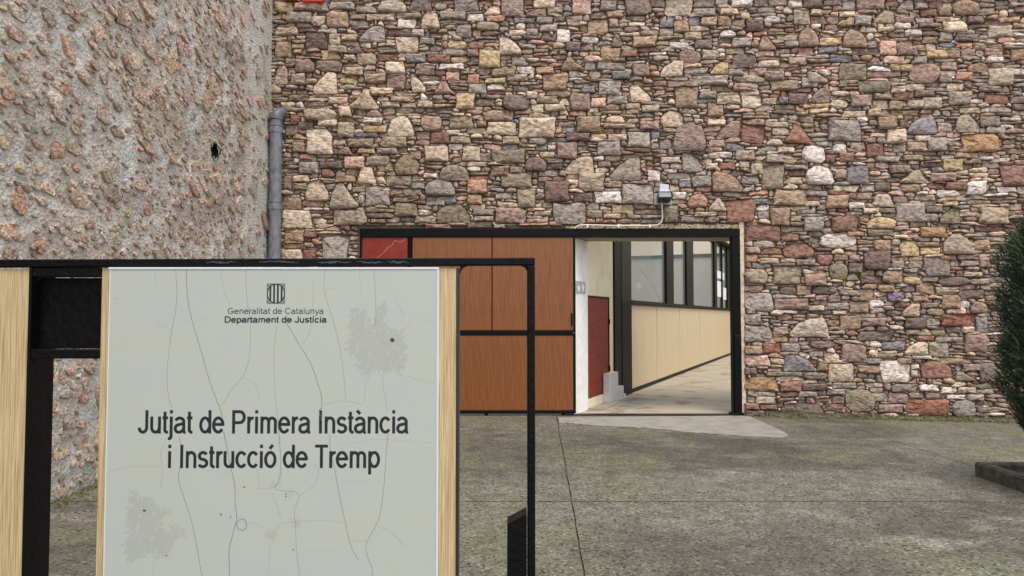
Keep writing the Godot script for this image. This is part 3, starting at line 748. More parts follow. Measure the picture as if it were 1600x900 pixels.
	var p1 := on_wall(1153, 357.5)
	var nx := 40
	for k in nx:      # a ragged line of mortar over the beam
		var u0 := lerpf(p0.x, p1.x, float(k) / nx)
		var u1 := lerpf(p0.x, p1.x, float(k + 1) / nx)
		var hh := p0.y + rng.randf_range(-0.02, 0.01) - (0.02 if k < 12 else 0.0)
		ml.span(Vector3(u0, p1.y, -D - 0.03), Vector3(u1, hh, -D + 0.012 + rng.randf_range(0, 0.012)))
	obj("mortar_line", ml, M.lintel, wall)
	for k in 14:
		var cp := Shape.new()
		var cw := 13.3 / 14.0
		cp.box(Vector3(U0 + (k + 0.5) * cw, top + 0.03, -D - thick * 0.5 + 0.03), Vector3(cw * 0.5 - 0.006, 0.03, thick * 0.5 + 0.06), 0.008)
		obj("coping_slab", cp, M.mossy, wall)

# ---------------------------------------------------------------- rendered rubble wall
var lump := noise(0.9, 301, 4)
var fine := noise(5.5, 302, 4)
var patch := noise(0.55, 303, 3)
var streak := noise(1.0, 304, 4)

var grit := noise(16.0, 305, 3)

func render_depth(z: float, y: float) -> float:
	var smooth_strip := smoothstep(-10.4, -11.0, z + 0.25 * patch.get_noise_2d(y * 1.3, 7.0))
	var g := 0.040 * lump.get_noise_2d(z, y) + 0.012 * fine.get_noise_2d(z, y) + 0.007 * grit.get_noise_2d(z, y)
	return lerpf(g, 0.012 * lump.get_noise_2d(z, y) + 0.005 * grit.get_noise_2d(z, y) + 0.02, smooth_strip)

func render_point(u: float, v: float, out: float) -> Vector3:   # u runs along the wall away from the viewer
	return Vector3(XL + out, v, -u)

func rendered_wall() -> void:
	rng.seed = 77
	var wall := thing("rubble_wall", "weathered grey mortar-rendered wall with rubble stones showing, meeting the dry-stone wall at a corner", "wall")
	var s := Shape.new()
	s.colored = true
	var z0 := 3.2
	var z1 := D + 0.05
	var y0 := -0.12
	var y1 := 6.95
	var st := 0.022
	var nz := int((z1 - z0) / st) + 1
	var ny := int((y1 - y0) / st) + 1
	var grey := rgb(214, 208, 198)
	var pale := rgb(228, 226, 218)
	var tan := rgb(212, 200, 184)
	var moss := rgb(168, 165, 142)
	for j in ny:
		for k in nz:
			var u := z0 + k * st
			var v := y0 + j * st
			var d := render_depth(-u, v)
			var p := patch.get_noise_2d(u * 1.8, v * 1.6)
			var q := streak.get_noise_2d(u * 1.3 + 40.0, v * 0.75)
			var col := grey.lerp(tan, smoothstep(-0.3, 0.15, p))
			col = col.lerp(pale, 0.85 * smoothstep(0.16, 0.30, q + 0.12 * grit.get_noise_2d(u * 0.5, v * 0.5)))
			if u > 10.3:
				col = col.lerp(pale, 0.8 * smoothstep(10.3, 10.9, u + 0.3 * q))
			var mo := smoothstep(0.25, 0.5, patch.get_noise_2d(u * 3.0 + 90.0, v * 3.0) + (0.25 if v < 0.25 else 0.0))
			col = col.lerp(moss, 0.5 * mo)
			s.vert(render_point(u, v, d), Vector3.RIGHT, col)
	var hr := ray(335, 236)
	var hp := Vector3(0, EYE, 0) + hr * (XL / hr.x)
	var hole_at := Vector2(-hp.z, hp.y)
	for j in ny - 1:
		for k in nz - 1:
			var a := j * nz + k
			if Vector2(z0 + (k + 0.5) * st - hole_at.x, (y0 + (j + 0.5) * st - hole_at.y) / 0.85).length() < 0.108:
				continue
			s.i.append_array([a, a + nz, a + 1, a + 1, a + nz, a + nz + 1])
	s.smooth(0, 0)
	obj("render_coat", s, M.mortar, wall)
	var core := Shape.new()
	core.span(Vector3(XL - 0.8, -0.3, -z1), Vector3(XL - 0.09, y1, 3.0))
	core.span(Vector3(XL - 0.09, -0.3, -z0), Vector3(XL, y1, 3.0))
	obj("core", core, M.bed, wall)
	# stones that show through: some at places read off the photograph, the rest strewn
	var found := []
	var marks := [[38, 292, 34, 12, "h"], [90, 235, 26, 14, "o"], [250, 160, 18, 34, "h"], [15, 145, 26, 22, "o"], [180, 305, 30, 26, "e"], [175, 12, 0, 0, "t"], [115, 22, 26, 22, "r"], [195, 25, 36, 44, "m"], [148, 50, 14, 34, "o"],
		[75, 28, 22, 28, "t"], [232, 70, 24, 40, "c"], [268, 100, 22, 40, "y"], [280, 70, 14, 36, "m"], [340, 30, 18, 26, "o"], [338, 135, 22, 28, "c"], [322, 160, 14, 44, "s"], [225, 205, 26, 22, "c"], [228, 230, 24, 24, "t"],
		[120, 310, 34, 26, "b"], [60, 380, 34, 26, "o"], [75, 295, 24, 22, "c"], [30, 370, 30, 18, "c"], [98, 140, 24, 18, "o"], [90, 180, 34, 24, "c"], [120, 190, 18, 22, "t"], [200, 100, 24, 20, "r"], [180, 205, 24, 20, "t"], [15, 215, 24, 18, "b"],
		[110, 600, 26, 16, "c"], [128, 620, 24, 20, "o"], [120, 660, 30, 16, "c"], [130, 692, 24, 26, "s"], [90, 590, 22, 16, "t"], [412, 345, 18, 30, "t"]]
	for m in marks:
		if m[2] == 0:
			continue
		var r := ray(m[0], m[1])
		var k := XL / r.x
		var p := Vector3(0, EYE, 0) + r * k
		var depth := -p.z
		# the wall runs away from the viewer: a picture width of w pixels spans w * depth^2 / (F * |XL|)
		found.append([Vector2(depth, p.y), m[2] * depth * depth / (F * absf(XL)) * 0.5, m[3] * depth / F * 0.5, m[4]])
	var pits := {}
	var tries := 0
	while found.size() < 2500 and tries < 70000:
		tries += 1
		var c := Vector2(rng.randf_range(3.4, 11.45), rng.randf_range(0.05, 6.8))
		if c.x > 10.5 and rng.randf() < 0.86:
			continue
		var bare := smoothstep(0.14, 0.34, streak.get_noise_2d(c.x * 1.3 + 40.0, c.y * 0.75))
		if rng.randf() < bare * 0.8:
			continue
		var w := 0.034 + 0.15 * pow(rng.randf(), 1.7)
		var h := w * rng.randf_range(0.32, 0.75)
		if c.y < 2.6:
			w *= 0.85
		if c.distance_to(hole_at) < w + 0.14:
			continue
		var ok := true
		var cell := Vector2i(int(c.x * 3), int(c.y * 3))
		for dx in [-1, 0, 1]:
			for dy in [-1, 0, 1]:
				for f in pits.get(cell + Vector2i(dx, dy), []):
					var dd: Vector2 = (f[0] - c).abs()
					if dd.x < (f[1] + w) * 0.82 and dd.y < (f[2] + h) * 0.82:
						ok = false
		if not ok:
			continue
		var e := [c, w, h, "bbccccttoomngwbk"[rng.randi() % 16]]
		if not pits.has(cell):
			pits[cell] = []
		pits[cell].append(e)
		found.append(e)
	found.sort_custom(func(a, b): return a[1] * a[2] / (a[0].x * a[0].x) > b[1] * b[2] / (b[0].x * b[0].x))
	print("rubble ", found.size())
	var small := Shape.new()
	small.colored = true
	var whole := 0
	for f in found:
		var n := rng.randi_range(5, 8)
		var poly := PackedVector2Array()
		var turn := rng.randf_range(-0.5, 0.3)
		var sq := rng.randf_range(0.7, 1.2)
		for k in n:
			var g := TAU * (k + rng.randf_range(-0.3, 0.3)) / n
			var p := Vector2(signf(cos(g)) * pow(absf(cos(g)), sq), signf(sin(g)) * pow(absf(sin(g)), sq))
			p *= rng.randf_range(0.68, 1.12)
			poly.append(f[0] + Vector2(p.x * f[1], p.y * f[2]).rotated(turn))
		var base := render_depth(-f[0].x, f[0].y)
		var col: Color = tint(f[3]).lerp(rgb(222, 196, 170), rng.randf_range(0.15, 0.6))
		var proud: float = rng.randf_range(0.005, 0.016) + f[2] * rng.randf_range(0.0, 0.13)
		var put := func(u: float, v: float, out: float) -> Vector3: return render_point(u, v, base + out)
		if whole < 300 and f[0].x > 5.0:
			whole += 1
			var sh := Shape.new()
			sh.colored = true
			add_stone(sh, poly, proud, col, put, -0.05, 0.5, true)
			obj("stone", sh, M.rubble, wall)
		else:
			add_stone(small, poly, proud, col, put, -0.05, 0.5, true)
	var rest := obj("small_stones", small, M.rubble, wall)
	rest.set_meta("kind", "stuff")
	rest.set_meta("label", "small rubble stones set in the grey mortar")
	# the open hole: a shallow lining, painted near-black for the shadow inside
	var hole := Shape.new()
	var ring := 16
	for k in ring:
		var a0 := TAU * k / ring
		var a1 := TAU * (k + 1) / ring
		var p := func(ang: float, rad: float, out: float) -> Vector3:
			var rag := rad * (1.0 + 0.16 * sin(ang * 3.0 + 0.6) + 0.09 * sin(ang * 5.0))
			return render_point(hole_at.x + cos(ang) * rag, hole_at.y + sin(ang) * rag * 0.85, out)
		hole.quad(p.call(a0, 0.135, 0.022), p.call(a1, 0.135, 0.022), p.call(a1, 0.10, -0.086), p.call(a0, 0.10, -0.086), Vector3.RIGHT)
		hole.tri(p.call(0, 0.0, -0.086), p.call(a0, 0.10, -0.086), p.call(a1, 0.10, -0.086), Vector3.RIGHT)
	obj("drain_hole", hole, M.near_black, wall)

# ---------------------------------------------------------------- ground
func lower(x: float) -> float:     # the yard falls a little towards the drain side
	return -0.024 * maxf(0.0, x - 3.7)

func ground() -> void:
	rng.seed = 5
	var g := Shape.new()
	var xs := [-80.0, -30.0, -8.0, 3.7, 12.0, 40.0, 90.0]
	var zs := [80.0, 30.0, 6.0, -11.7, -40.0, -90.0]
	for a in xs.size() - 1:
		for b in zs.size() - 1:
			var q := []
			for w in [[0, 0], [1, 0], [1, 1], [0, 1]]:
				var x: float = xs[a + w[0]]
				q.append(Vector3(x, -0.035 + lower(minf(x, 12.0)), zs[b + w[1]]))
			g.quad(q[0], q[1], q[2], q[3], Vector3.UP)
	var base := obj("ground", g, M.bed)
	setting(base, "grey mossy exposed-aggregate concrete ground in large slabs before the stone wall", "ground")
	var tintn := noise(0.35, 401, 4)
	var mossn := noise(0.6, 402, 5)
	var grey := rgb(152, 146, 132)
	var wet := rgb(124, 118, 105)
	var green := rgb(146, 146, 114)
	var pale := rgb(186, 178, 163)
	var damp := rgb(100, 95, 84)
	var lines_x := [-3.95, 0.56, 4.87, 9.6]
	var lines_z := [-D - 0.02, -6.25, -0.9, 4.5]
	for a in 3:
		for b in 3:
			var s := Shape.new()
			s.colored = true
			var x0: float = lines_x[a] + 0.007
			var x1: float = lines_x[a + 1] - 0.007
			var z0: float = lines_z[b] + 0.014
			var z1: float = lines_z[b + 1] - 0.014
			var nx := int((x1 - x0) / 0.1)
			var nz := int((z1 - z0) / 0.1)
			for j in nz + 1:
				for k in nx + 1:
					var x := lerpf(x0, x1, float(k) / nx)
					var z := lerpf(z0, z1, float(j) / nz)
					# the long joint runs a little askew
					x += (0.037 * (-z - 4.4) - 0.13) * maxf(0.0, 1.0 - absf(x - 0.56) / 2.0)
					if k == 0 or k == nx:
						x += 0.008 * mossn.get_noise_2d(z * 5.0, 3.0) + 0.006 * mossn.get_noise_2d(z * 1.3, 55.0)
					if j == 0 or j == nz:
						z += 0.010 * mossn.get_noise_2d(x * 6.0, 8.0)
					var y := lower(x) + 0.004 * tintn.get_noise_2d(x * 2, z * 2)
					var m := mossn.get_noise_2d(x, z * 0.8)
					var t := tintn.get_noise_2d(x * 1.2 + 30.0, z * 0.8)
					var col := grey.lerp(wet, smoothstep(-0.15, 0.3, t))
					# damp stretch across the middle, paler worn spots
					var dx := (x - 2.6) / 2.9
					var dz := (z + 8.4) / 1.5
					col = col.lerp(damp, 0.75 * smoothstep(0.75, 0.2, dx * dx + dz * dz + 0.9 * tintn.get_noise_2d(x * 3.0, z * 3.0)))
					var ex := (x - 2.75) / 0.5
					var ez := (z + 5.15) / 0.16
					col = col.lerp(pale, 0.9 * smoothstep(0.9, 0.3, ex * ex + ez * ez + 1.3 * mossn.get_noise_2d(x * 4.0, z * 9.0)))
					col = col.lerp(pale, 0.5 * smoothstep(0.22, 0.5, mossn.get_noise_2d(x * 1.3 + 70.0, z * 2.6)))
					var gm := smoothstep(0.0, 0.4, m + 0.30 * smoothstep(1.6, -0.2, x) * smoothstep(-4.5, -6.5, z) + 0.15 * smoothstep(4.2, 5.4, x) - 0.05 + 0.25 * smoothstep(-10.6, -11.5, z))
					col = col.lerp(green, 0.75 * gm)
					s.vert(Vector3(x, y, z), Vector3.UP, col)
			for j in nz:
				for k in nx:
					var q := j * (nx + 1) + k
					s.i.append_array([q, q + 1, q + nx + 1, q + 1, q + nx + 2, q + nx + 1])
			for j in range(0, s.i.size(), 3):   # face up
				pass
			s.smooth(0, 0)
			for k in s.n.size():
				if s.n[k].y < 0:
					s.n[k] = -s.n[k]
			# the slab's edges down into the joints
			for k in nx:
				for row in [0, nz]:
					var p: Vector3 = s.v[row * (nx + 1) + k]
					var q: Vector3 = s.v[row * (nx + 1) + k + 1]
					s.quad(p, q, q - Vector3(0, 0.045, 0), p - Vector3(0, 0.045, 0), Vector3(0, 0, -1 if row == 0 else 1), grey)
			for k in nz:
				for c in [0, nx]:
					var p: Vector3 = s.v[k * (nx + 1) + c]
					var q: Vector3 = s.v[(k + 1) * (nx + 1) + c]
					s.quad(p, q, q - Vector3(0, 0.045, 0), p - Vector3(0, 0.045, 0), Vector3(-1 if c == 0 else 1, 0, 0), grey)
			obj("concrete_slab", s, M.concrete, base)
	# pale ramp in front of the gateway
	var ap := Shape.new()
	var plan := PackedVector2Array()
	for p in [[872, 652.5], [1168, 649], [1206, 666], [1232, 679], [1222, 684], [1160, 681], [1078, 675], [1010, 668.5], [954, 666], [905, 662], [874, 661]]:
		var w := at_ground(p[0], p[1], 0.01)
		var pt := Vector2(w.x, maxf(w.z, -D - 0.02))
		if plan.size() > 2:      # a ragged trowelled edge
			var from := plan[-1]
			for k in range(1, 8):
				plan.append(from.lerp(pt, k / 8.0) + Vector2(rng.randf_range(-0.015, 0.015), rng.randf_range(-0.05, 0.05)))
		plan.append(pt)
	ap.prism(plan, -0.04, 0.011)
	setting(obj("pavement", ap, M.apron), "pale smooth concrete ramp laid in front of the gateway", "pavement")
	# low kerb at the wall's foot
	var kb := Shape.new()
	var a0 := on_wall(1200, 650).x
	var n := 30
	for k in n:
		var xa := lerpf(a0, 9.2, float(k) / n)
		var xb := lerpf(a0, 9.2, float(k + 1) / n)
		var ya := lower(xa)
		var yb := lower(xb)
		var da := 0.10 + rng.randf_range(-0.012, 0.012)
		kb.quad(Vector3(xa, ya - 0.03, -D + da), Vector3(xb, yb - 0.03, -D + da), Vector3(xb, yb + 0.045, -D + da - 0.01), Vector3(xa, ya + 0.045, -D + da - 0.01), Vector3.BACK)
		kb.quad(Vector3(xa, ya + 0.045, -D + da - 0.01), Vector3(xb, yb + 0.045, -D + da - 0.01), Vector3(xb, yb + 0.06, -D - 0.03), Vector3(xa, ya + 0.06, -D - 0.03), Vector3.UP)
		if k == 0:
			kb.quad(Vector3(xa, ya - 0.03, -D + da), Vector3(xa, ya - 0.03, -D - 0.03), Vector3(xa, ya + 0.06, -D - 0.03), Vector3(xa, ya + 0.045, -D + da - 0.01), Vector3.LEFT)
	setting(obj("kerb", kb, M.mossy), "low mossy concrete kerb along the foot of the dry-stone wall", "kerb")

	# moss and litter caught along the wall's foot
	var ms := Shape.new()
	ms.colored = true
	for k in 2600:
		var along := rng.randf()
		var p := Vector3.ZERO
		if k % 4 == 0:
			p = Vector3(XL + 0.05 + absf(rng.randfn(0.0, 0.07)), 0.004, -rng.randf_range(4.5, 11.5))
		elif k % 4 == 1:
			var x := lerpf(a0 - 0.6, 9.0, along)
			p = Vector3(x, lower(x) + 0.004, -D + 0.115 + absf(rng.randfn(0.0, 0.05)))
		else:
			var x := lerpf(a0, 9.0, along)
			p = Vector3(x, lower(x) + rng.randf_range(0.045, 0.058), -D + rng.randf_range(0.0, 0.09))
		var col := rgb(92, 98, 50).lerp(rgb(110, 92, 66), pow(rng.randf(), 1.4))
		var h := rng.randf_range(0.008, 0.03)
		var an := rng.randf() * TAU
		for q in 3:
			var b := an + q * TAU / 3.0
			var r := rng.randf_range(0.008, 0.022)
			ms.tri(p + Vector3(cos(b) * r, -0.004, sin(b) * r), p + Vector3(cos(b + 2.1) * r, -0.004, sin(b + 2.1) * r), p + Vector3(rng.randf_range(-0.01, 0.01), h, rng.randf_range(-0.01, 0.01)), Vector3(cos(b + 1.05), 0.6, sin(b + 1.05)), col)
	var mo := obj("moss", ms, M.leaf)
	tag(mo, "low green-brown moss and litter along the foot of the walls", "moss")
	mo.set_meta("kind", "stuff")

# ---------------------------------------------------------------- gateway
func gateway() -> void:
	var x_l := on_wall(563, 400).x
	var x_r := on_wall(1155, 400).x
	var beam_t := on_wall(800, 357.5).y
	var beam_b := on_wall(800, 371).y
	var fr := thing("steel_portal", "black steel portal frame set round the wide gateway in the dry-stone wall", "gate frame")
	var s := Shape.new()
	s.span(Vector3(x_l, beam_b, -D - 0.10), Vector3(x_r, beam_t, -D + 0.06), 0.006)
	obj("beam", s, M.black, fr)
	s = Shape.new()
	s.span(Vector3(on_wall(1143.5, 500).x, 0.0, -D - 0.10), Vector3(x_r, beam_b - 0.002, -D + 0.058), 0.006)
	obj("post", s, M.black, fr)
	s = Shape.new()
	s.span(Vector3(x_l, 0.0, -D - 0.10), Vector3(x_l + 0.03, beam_b - 0.002, -D + 0.058), 0.004)
	obj("post", s, M.black, fr)
	s = Shape.new()   # thicker lower sleeve of the right post
	var lo := on_wall(1146, 642)
	var hi := on_wall(1156, 524)
	s.span(Vector3(lo.x, 0.06, -D + 0.060), Vector3(hi.x, hi.y, -D + 0.085), 0.012)
	obj("lock_housing", s, M.black, fr)
	s = Shape.new()
	s.span(Vector3(on_wall(1140, 640).x, 0.011, -D - 0.06), Vector3(on_wall(1160, 640).x, 0.05, -D + 0.10), 0.004)
	obj("foot_plate", s, M.black, fr)

	# the panelled leaf that closes the near side of the gateway
	var lf := thing("panelled_screen", "brown wood-laminate panelled screen with black bars closing part of the gateway", "screen")
	var zf := -D + 0.045
	var spans := [["upper", 644.5, 371.5, 768.2, 516], ["upper", 769.6, 371.5, 895.5, 516], ["lower", 644.5, 524, 895.5, 640.5]]
	for q in spans:
		s = Shape.new()
		var a := on_wall(q[1], q[4])
		var b := on_wall(q[3], q[2])
		s.span(Vector3(a.x, a.y, zf - 0.03), Vector3(b.x, b.y, zf), 0.004)
		obj("wood_panel", s, M.laminate, lf)
	for q in [[566, 371.5, 637.5, 516], [566, 524, 637.5, 640.5]]:
		s = Shape.new()
		var a := on_wall(q[0], q[3])
		var b := on_wall(q[2], q[1])
		s.span(Vector3(a.x, a.y, zf - 0.03), Vector3(b.x, b.y, zf - 0.004), 0.004)
		var rp := obj("red_panel", s, M.red_panel, lf)
		rp.set_meta("label", "red panel with a pale branching scratch")
		if q[1] < 400:
			var sc := Shape.new()
			var pts := [[590, 403], [600, 396], [606, 388], [613, 384], [618, 376], [626, 379], [634, 374]]
			for k in pts.size() - 1:
				var p0 := on_wall(pts[k][0], pts[k][1])
				var p1 := on_wall(pts[k + 1][0], pts[k + 1][1])
				sc.bar(Vector3(p0.x, p0.y, zf - 0.002), Vector3(p1.x, p1.y, zf - 0.002), 0.010, 0.004)
			obj("scratch", sc, M.scratch, rp)
	s = Shape.new()
	var m0 := on_wall(566, 641)
	var m1 := on_wall(897, 371)
	s.span(Vector3(m0.x, 0.09, zf - 0.045), Vector3(m1.x, m1.y, zf - 0.031))
	obj("backing_sheet", s, M.black, lf)
	for q in [[638, 371.5, 643.5, 640.5], [895.9, 371.5, 898.6, 645]]:
		s = Shape.new()
		var a := on_wall(q[0], q[3])
		var b := on_wall(q[2], q[1])
		s.span(Vector3(a.x, a.y, zf - 0.05), Vector3(b.x, b.y, zf + 0.012), 0.003)
		obj("upright", s, M.black, lf)
	for q in [[644.2, 516.6, 895.6, 523.4], [566, 641, 897, 645.5]]:
		s = Shape.new()
		var a := on_wall(q[0], q[3])
		var b := on_wall(q[2], q[1])
		s.span(Vector3(a.x, a.y, zf - 0.05), Vector3(b.x, b.y, zf + 0.010), 0.003)
		obj("rail", s, M.black, lf)
	s = Shape.new()
	var h0 := on_wall(893, 508)
	var h1 := on_wall(893, 490)
	s.tube(PackedVector3Array([Vector3(h0.x, h0.y, zf - 0.004), Vector3(h0.x, h0.y + 0.012, zf + 0.035), Vector3(h1.x, h1.y - 0.012, zf + 0.035), Vector3(h1.x, h1.y, zf - 0.004)]), [0.012], 10)
	obj("handle", s, M.black, lf)
	s = Shape.new()
	var k0 := on_wall(895.6, 520.5)
	s.box(Vector3(k0.x, k0.y, zf + 0.016), Vector3(0.014, 0.014, 0.012), 0.004)
	obj("lock", s, M.edge_steel, lf)
	for x in [600.0, 760.0, 880.0]:
		s = Shape.new()
		var w := on_wall(x, 646)
		s.span(Vector3(w.x - 0.03, -0.02, zf - 0.05), Vector3(w.x + 0.03, 0.06, zf - 0.01), 0.004)
		obj("foot", s, M.black, lf)

	# slotted drain across the threshold
	var dr := thing("drain_grate", "narrow black slotted drain grate across the gateway threshold", "drain")
	var g0 := on_wall(881, 640).x
	var g1 := on_wall(1142, 640).x
	s = Shape.new()
	s.span(Vector3(g0, 0.012, -D - 0.09), Vector3(g1, 0.02, -D - 0.078))
	s.span(Vector3(g0, 0.012, -D + 0.035), Vector3(g1, 0.02, -D + 0.047))
	s.span(Vector3(g0, 0.0115, -D - 0.078), Vector3(g1, 0.013, -D + 0.035))
	obj("frame", s, M.near_black, dr)
	s = Shape.new()
	var n := 88
	for k in n:
		var x := lerpf(g0, g1, (k + 0.5) / n)
		s.span(Vector3(x - 0.008, 0.0135, -D - 0.078), Vector3(x + 0.008, 0.019, -D + 0.035))
	var sl := obj("slats", s, M.edge_steel, dr)
	sl.set_meta("kind", "stuff")

# ---------------------------------------------------------------- the court building in the yard behind
func passage_node(called: String, label: String, category: String) -> Node3D:
	var o := thing(called, label, category, GATE)
	o.basis = Basis(GDIR, Vector3.UP, GNRM)
	return o

func rect(s: Shape, l: float, t: float, r: float, b: float, z0: float, z1: float, e := 0.0) -> void:
	# a slab on the passage wall from picture edges; z0, z1: out of the wall. Left and right edges are upright.
	var m := (t + b) * 0.5
	s.span(Vector3(on_passage(l, m).x, on_passage(l, b).y, z0), Vector3(on_passage(r, m).x, on_passage(l, t).y, z1), e)

func court_building() -> void:
	var s: Shape
	var yl := on_passage(900, 500).x
	var jamb := on_passage(918.5, 500).x
	var post0 := on_passage(959, 500).x
	var post1 := on_passage(970, 500).x
	var post2 := on_passage(985, 500).x
	var far := on_passage(1141, 500).x + 3.0
	var sill := on_passage(985, 471).y
	var tall := 5.2
	var bd := passage_node("court_building", "cream building wing seen through the gateway, clad in pale wood panels under dark-framed windows", "building")
	s = Shape.new()
	s.span(Vector3(0.0, 0.0, -0.25), Vector3(jamb, on_wall(800, 371).y, 0.0))
	var jm := obj("white_pier", s, M.white, bd)
	jm.set_meta("label", "white plastered pier at the edge of the gateway")
	var dl := on_passage(917.6, 545)
	var dr_x := on_passage(952.6, 545).x
	var d_top := on_passage(917.6, 463.8).y
	var d_bot := on_passage(917.6, 624).y
	s = Shape.new()
	s.span(Vector3(jamb + 0.002, d_top + 0.03, -0.25), Vector3(post0, tall, -0.012))
	s.span(Vector3(dr_x + 0.02, 0.0, -0.25), Vector3(post0, d_top + 0.028, -0.012))
	s.span(Vector3(jamb + 0.002, 0.0, -0.25), Vector3(dr_x + 0.018, d_bot - 0.01, -0.012))
	s.span(Vector3(jamb + 0.004, d_bot - 0.008, -0.35), Vector3(dr_x + 0.016, d_top + 0.026, -0.14))
	obj("wall", s, M.cream, bd)
	s = Shape.new()
	s.span(Vector3(jamb + 0.03, d_bot, -0.06), Vector3(dr_x - 0.005, d_top, -0.02), 0.004)
	var door := obj("door", s, M.red, bd)
	door.set_meta("label", "low dark red metal door")
	s = Shape.new()
	s.span(Vector3(jamb + 0.004, d_top + 0.002, -0.07), Vector3(dr_x + 0.016, d_top + 0.024, -0.004), 0.003)
	s.span(Vector3(dr_x - 0.003, d_bot, -0.07), Vector3(dr_x + 0.016, d_top, -0.004), 0.003)
	obj("frame", s, M.black, door)
	for yy in [0.25, 0.75]:
		s = Shape.new()
		s.span(Vector3(dr_x - 0.02, lerpf(d_bot, d_top, yy) - 0.05, -0.02), Vector3(dr_x + 0.008, lerpf(d_bot, d_top, yy) + 0.05, 0.012), 0.004)
		obj("hinge", s, M.black, door)
	s = Shape.new()
	s.span(Vector3(jamb + 0.02, 0.0, -0.011), Vector3(dr_x - 0.1, 0.035, 0.25), 0.006)
	obj("door_step", s, M.yard, bd)
	# dark corner post in two planes
	s = Shape.new()
	s.span(Vector3(post0 + 0.002, 0.0, -0.3), Vector3(post1, tall, 0.02), 0.004)
	obj("corner_post", s, M.dark_glaze, bd)
	s = Shape.new()
	s.span(Vector3(post1 + 0.002, sill, -0.3), Vector3(post2, tall, 0.026), 0.004)
	obj("corner_panel", s, M.dark_panel, bd)
	s = Shape.new()
	s.span(Vector3(post1 + 0.002, 0.0, -0.3), Vector3(post2, sill - 0.004, 0.03), 0.004)
	obj("corner_panel", s, M.dark_glaze, bd)
	# pale cladding below the windows
	var seams := [post2 + 0.004, on_passage(1026, 500).x, on_passage(1062, 500).x, on_passage(1093, 500).x, on_passage(1121, 500).x]
	var wdt: float = seams[2] - seams[1]
	while seams[-1] < far:
		seams.append(seams[-1] + wdt)
	for k in seams.size() - 1:
		s = Shape.new()
		s.span(Vector3(seams[k] + 0.026, 0.09, -0.02), Vector3(seams[k + 1] - 0.026, sill - 0.07, 0.0), 0.003)
		obj("cladding_panel", s, M.maple, bd)
	s = Shape.new()
	s.span(Vector3(post2 + 0.002, 0.0, -0.24), Vector3(seams[-1], sill - 0.072, -0.024))
	obj("core", s, M.gap, bd)
	s = Shape.new()
	s.span(Vector3(post2 + 0.002, 0.0, -0.022), Vector3(seams[-1], 0.088, 0.012), 0.003)
	obj("plinth", s, M.black, bd)
	s = Shape.new()
	s.span(Vector3(post2 + 0.002, sill - 0.068, -0.2), Vector3(seams[-1], sill, 0.04), 0.004)
	obj("sill", s, M.black, bd)
	# windows: glass between dark posts
	var head := 4.3
	var edges := [[985.5, 1041], [1052, 1072.5], [1083, 1116], [1120, 1143]]
	var win := []
	for e in edges:
		win.append([on_passage(e[0], 440).x, on_passage(e[1], 440).x])
	win[3][1] = win[3][0] + 1.4
	win.append([win[3][1] + 0.1, win[3][1] + 1.5])
	for k in win.size():
		var w0: float = win[k][0]
		var w1: float = win[k][1]
		s = Shape.new()
		var t := 0.028
		s.span(Vector3(w0, sill + 0.002, -0.07), Vector3(w1, sill + 0.03, 0.0))
		s.span(Vector3(w0, head - 0.05, -0.07), Vector3(w1, head, 0.0))
		s.span(Vector3(w0, sill + 0.03, -0.07), Vector3(w0 + t, head - 0.05, 0.0))
		s.span(Vector3(w1 - t, sill + 0.03, -0.07), Vector3(w1, head - 0.05, 0.0))
		var wn := obj("window", s, M.black, bd)
		s = Shape.new()
		s.span(Vector3(w0 + t, sill + 0.03, -0.045), Vector3(w1 - t, head - 0.05, -0.039))
		obj("pane", s, M.glass, wn)
	for k in win.size():
		var a: float = win[k][1] + 0.002
		var b: float = win[k + 1][0] - 0.002 if k + 1 < win.size() else seams[-1]
		s = Shape.new()
		s.span(Vector3(a, sill + 0.002, -0.14), Vector3(b, head, 0.015), 0.004)
		obj("mullion", s, M.black, bd)
	s = Shape.new()
	s.span(Vector3(post2 + 0.002, head + 0.002, -0.3), Vector3(seams[-1], tall, 0.02))
	obj("fascia", s, M.cream, bd)
	s = Shape.new()
	s.span(Vector3(post2, head - 0.02, 0.022), Vector3(seams[-1], head + 0.07, 0.20), 0.004)
	obj("window_hood", s, M.black, bd)
	# the room behind the glass; unseen roof glazing added to let sky light in
	s = Shape.new()
	s.span(Vector3(post0, 0.0, -3.9), Vector3(seams[-1], 0.02, -0.31))
	obj("room_floor", s, M.room_floor, bd)
	s = Shape.new()
	s.span(Vector3(post0, tall - 0.1, -1.0), Vector3(seams[-1], tall, -0.31))
	s.span(Vector3(post0, tall - 0.1, -4.0), Vector3(seams[-1], tall, -3.2))
	obj("roof", s, M.room, bd)
	s = Shape.new()
	s.span(Vector3(post0, tall + 0.002, -3.3), Vector3(seams[-1], tall + 0.012, -0.9))
	obj("added_roof_light", s, M.glass, bd)
	s = Shape.new()
	s.span(Vector3(post0, 0.0, -4.0), Vector3(seams[-1], tall - 0.102, -3.9))
	s.span(Vector3(post0 - 0.08, 0.0, -3.9), Vector3(post0 - 0.002, tall - 0.102, -0.31))
	s.span(Vector3(seams[-1] - 0.1, 0.022, -3.89), Vector3(seams[-1] - 0.002, tall - 0.102, -0.31))
	obj("room_wall", s, M.room, bd)
	# things by the window
	var nt := 0
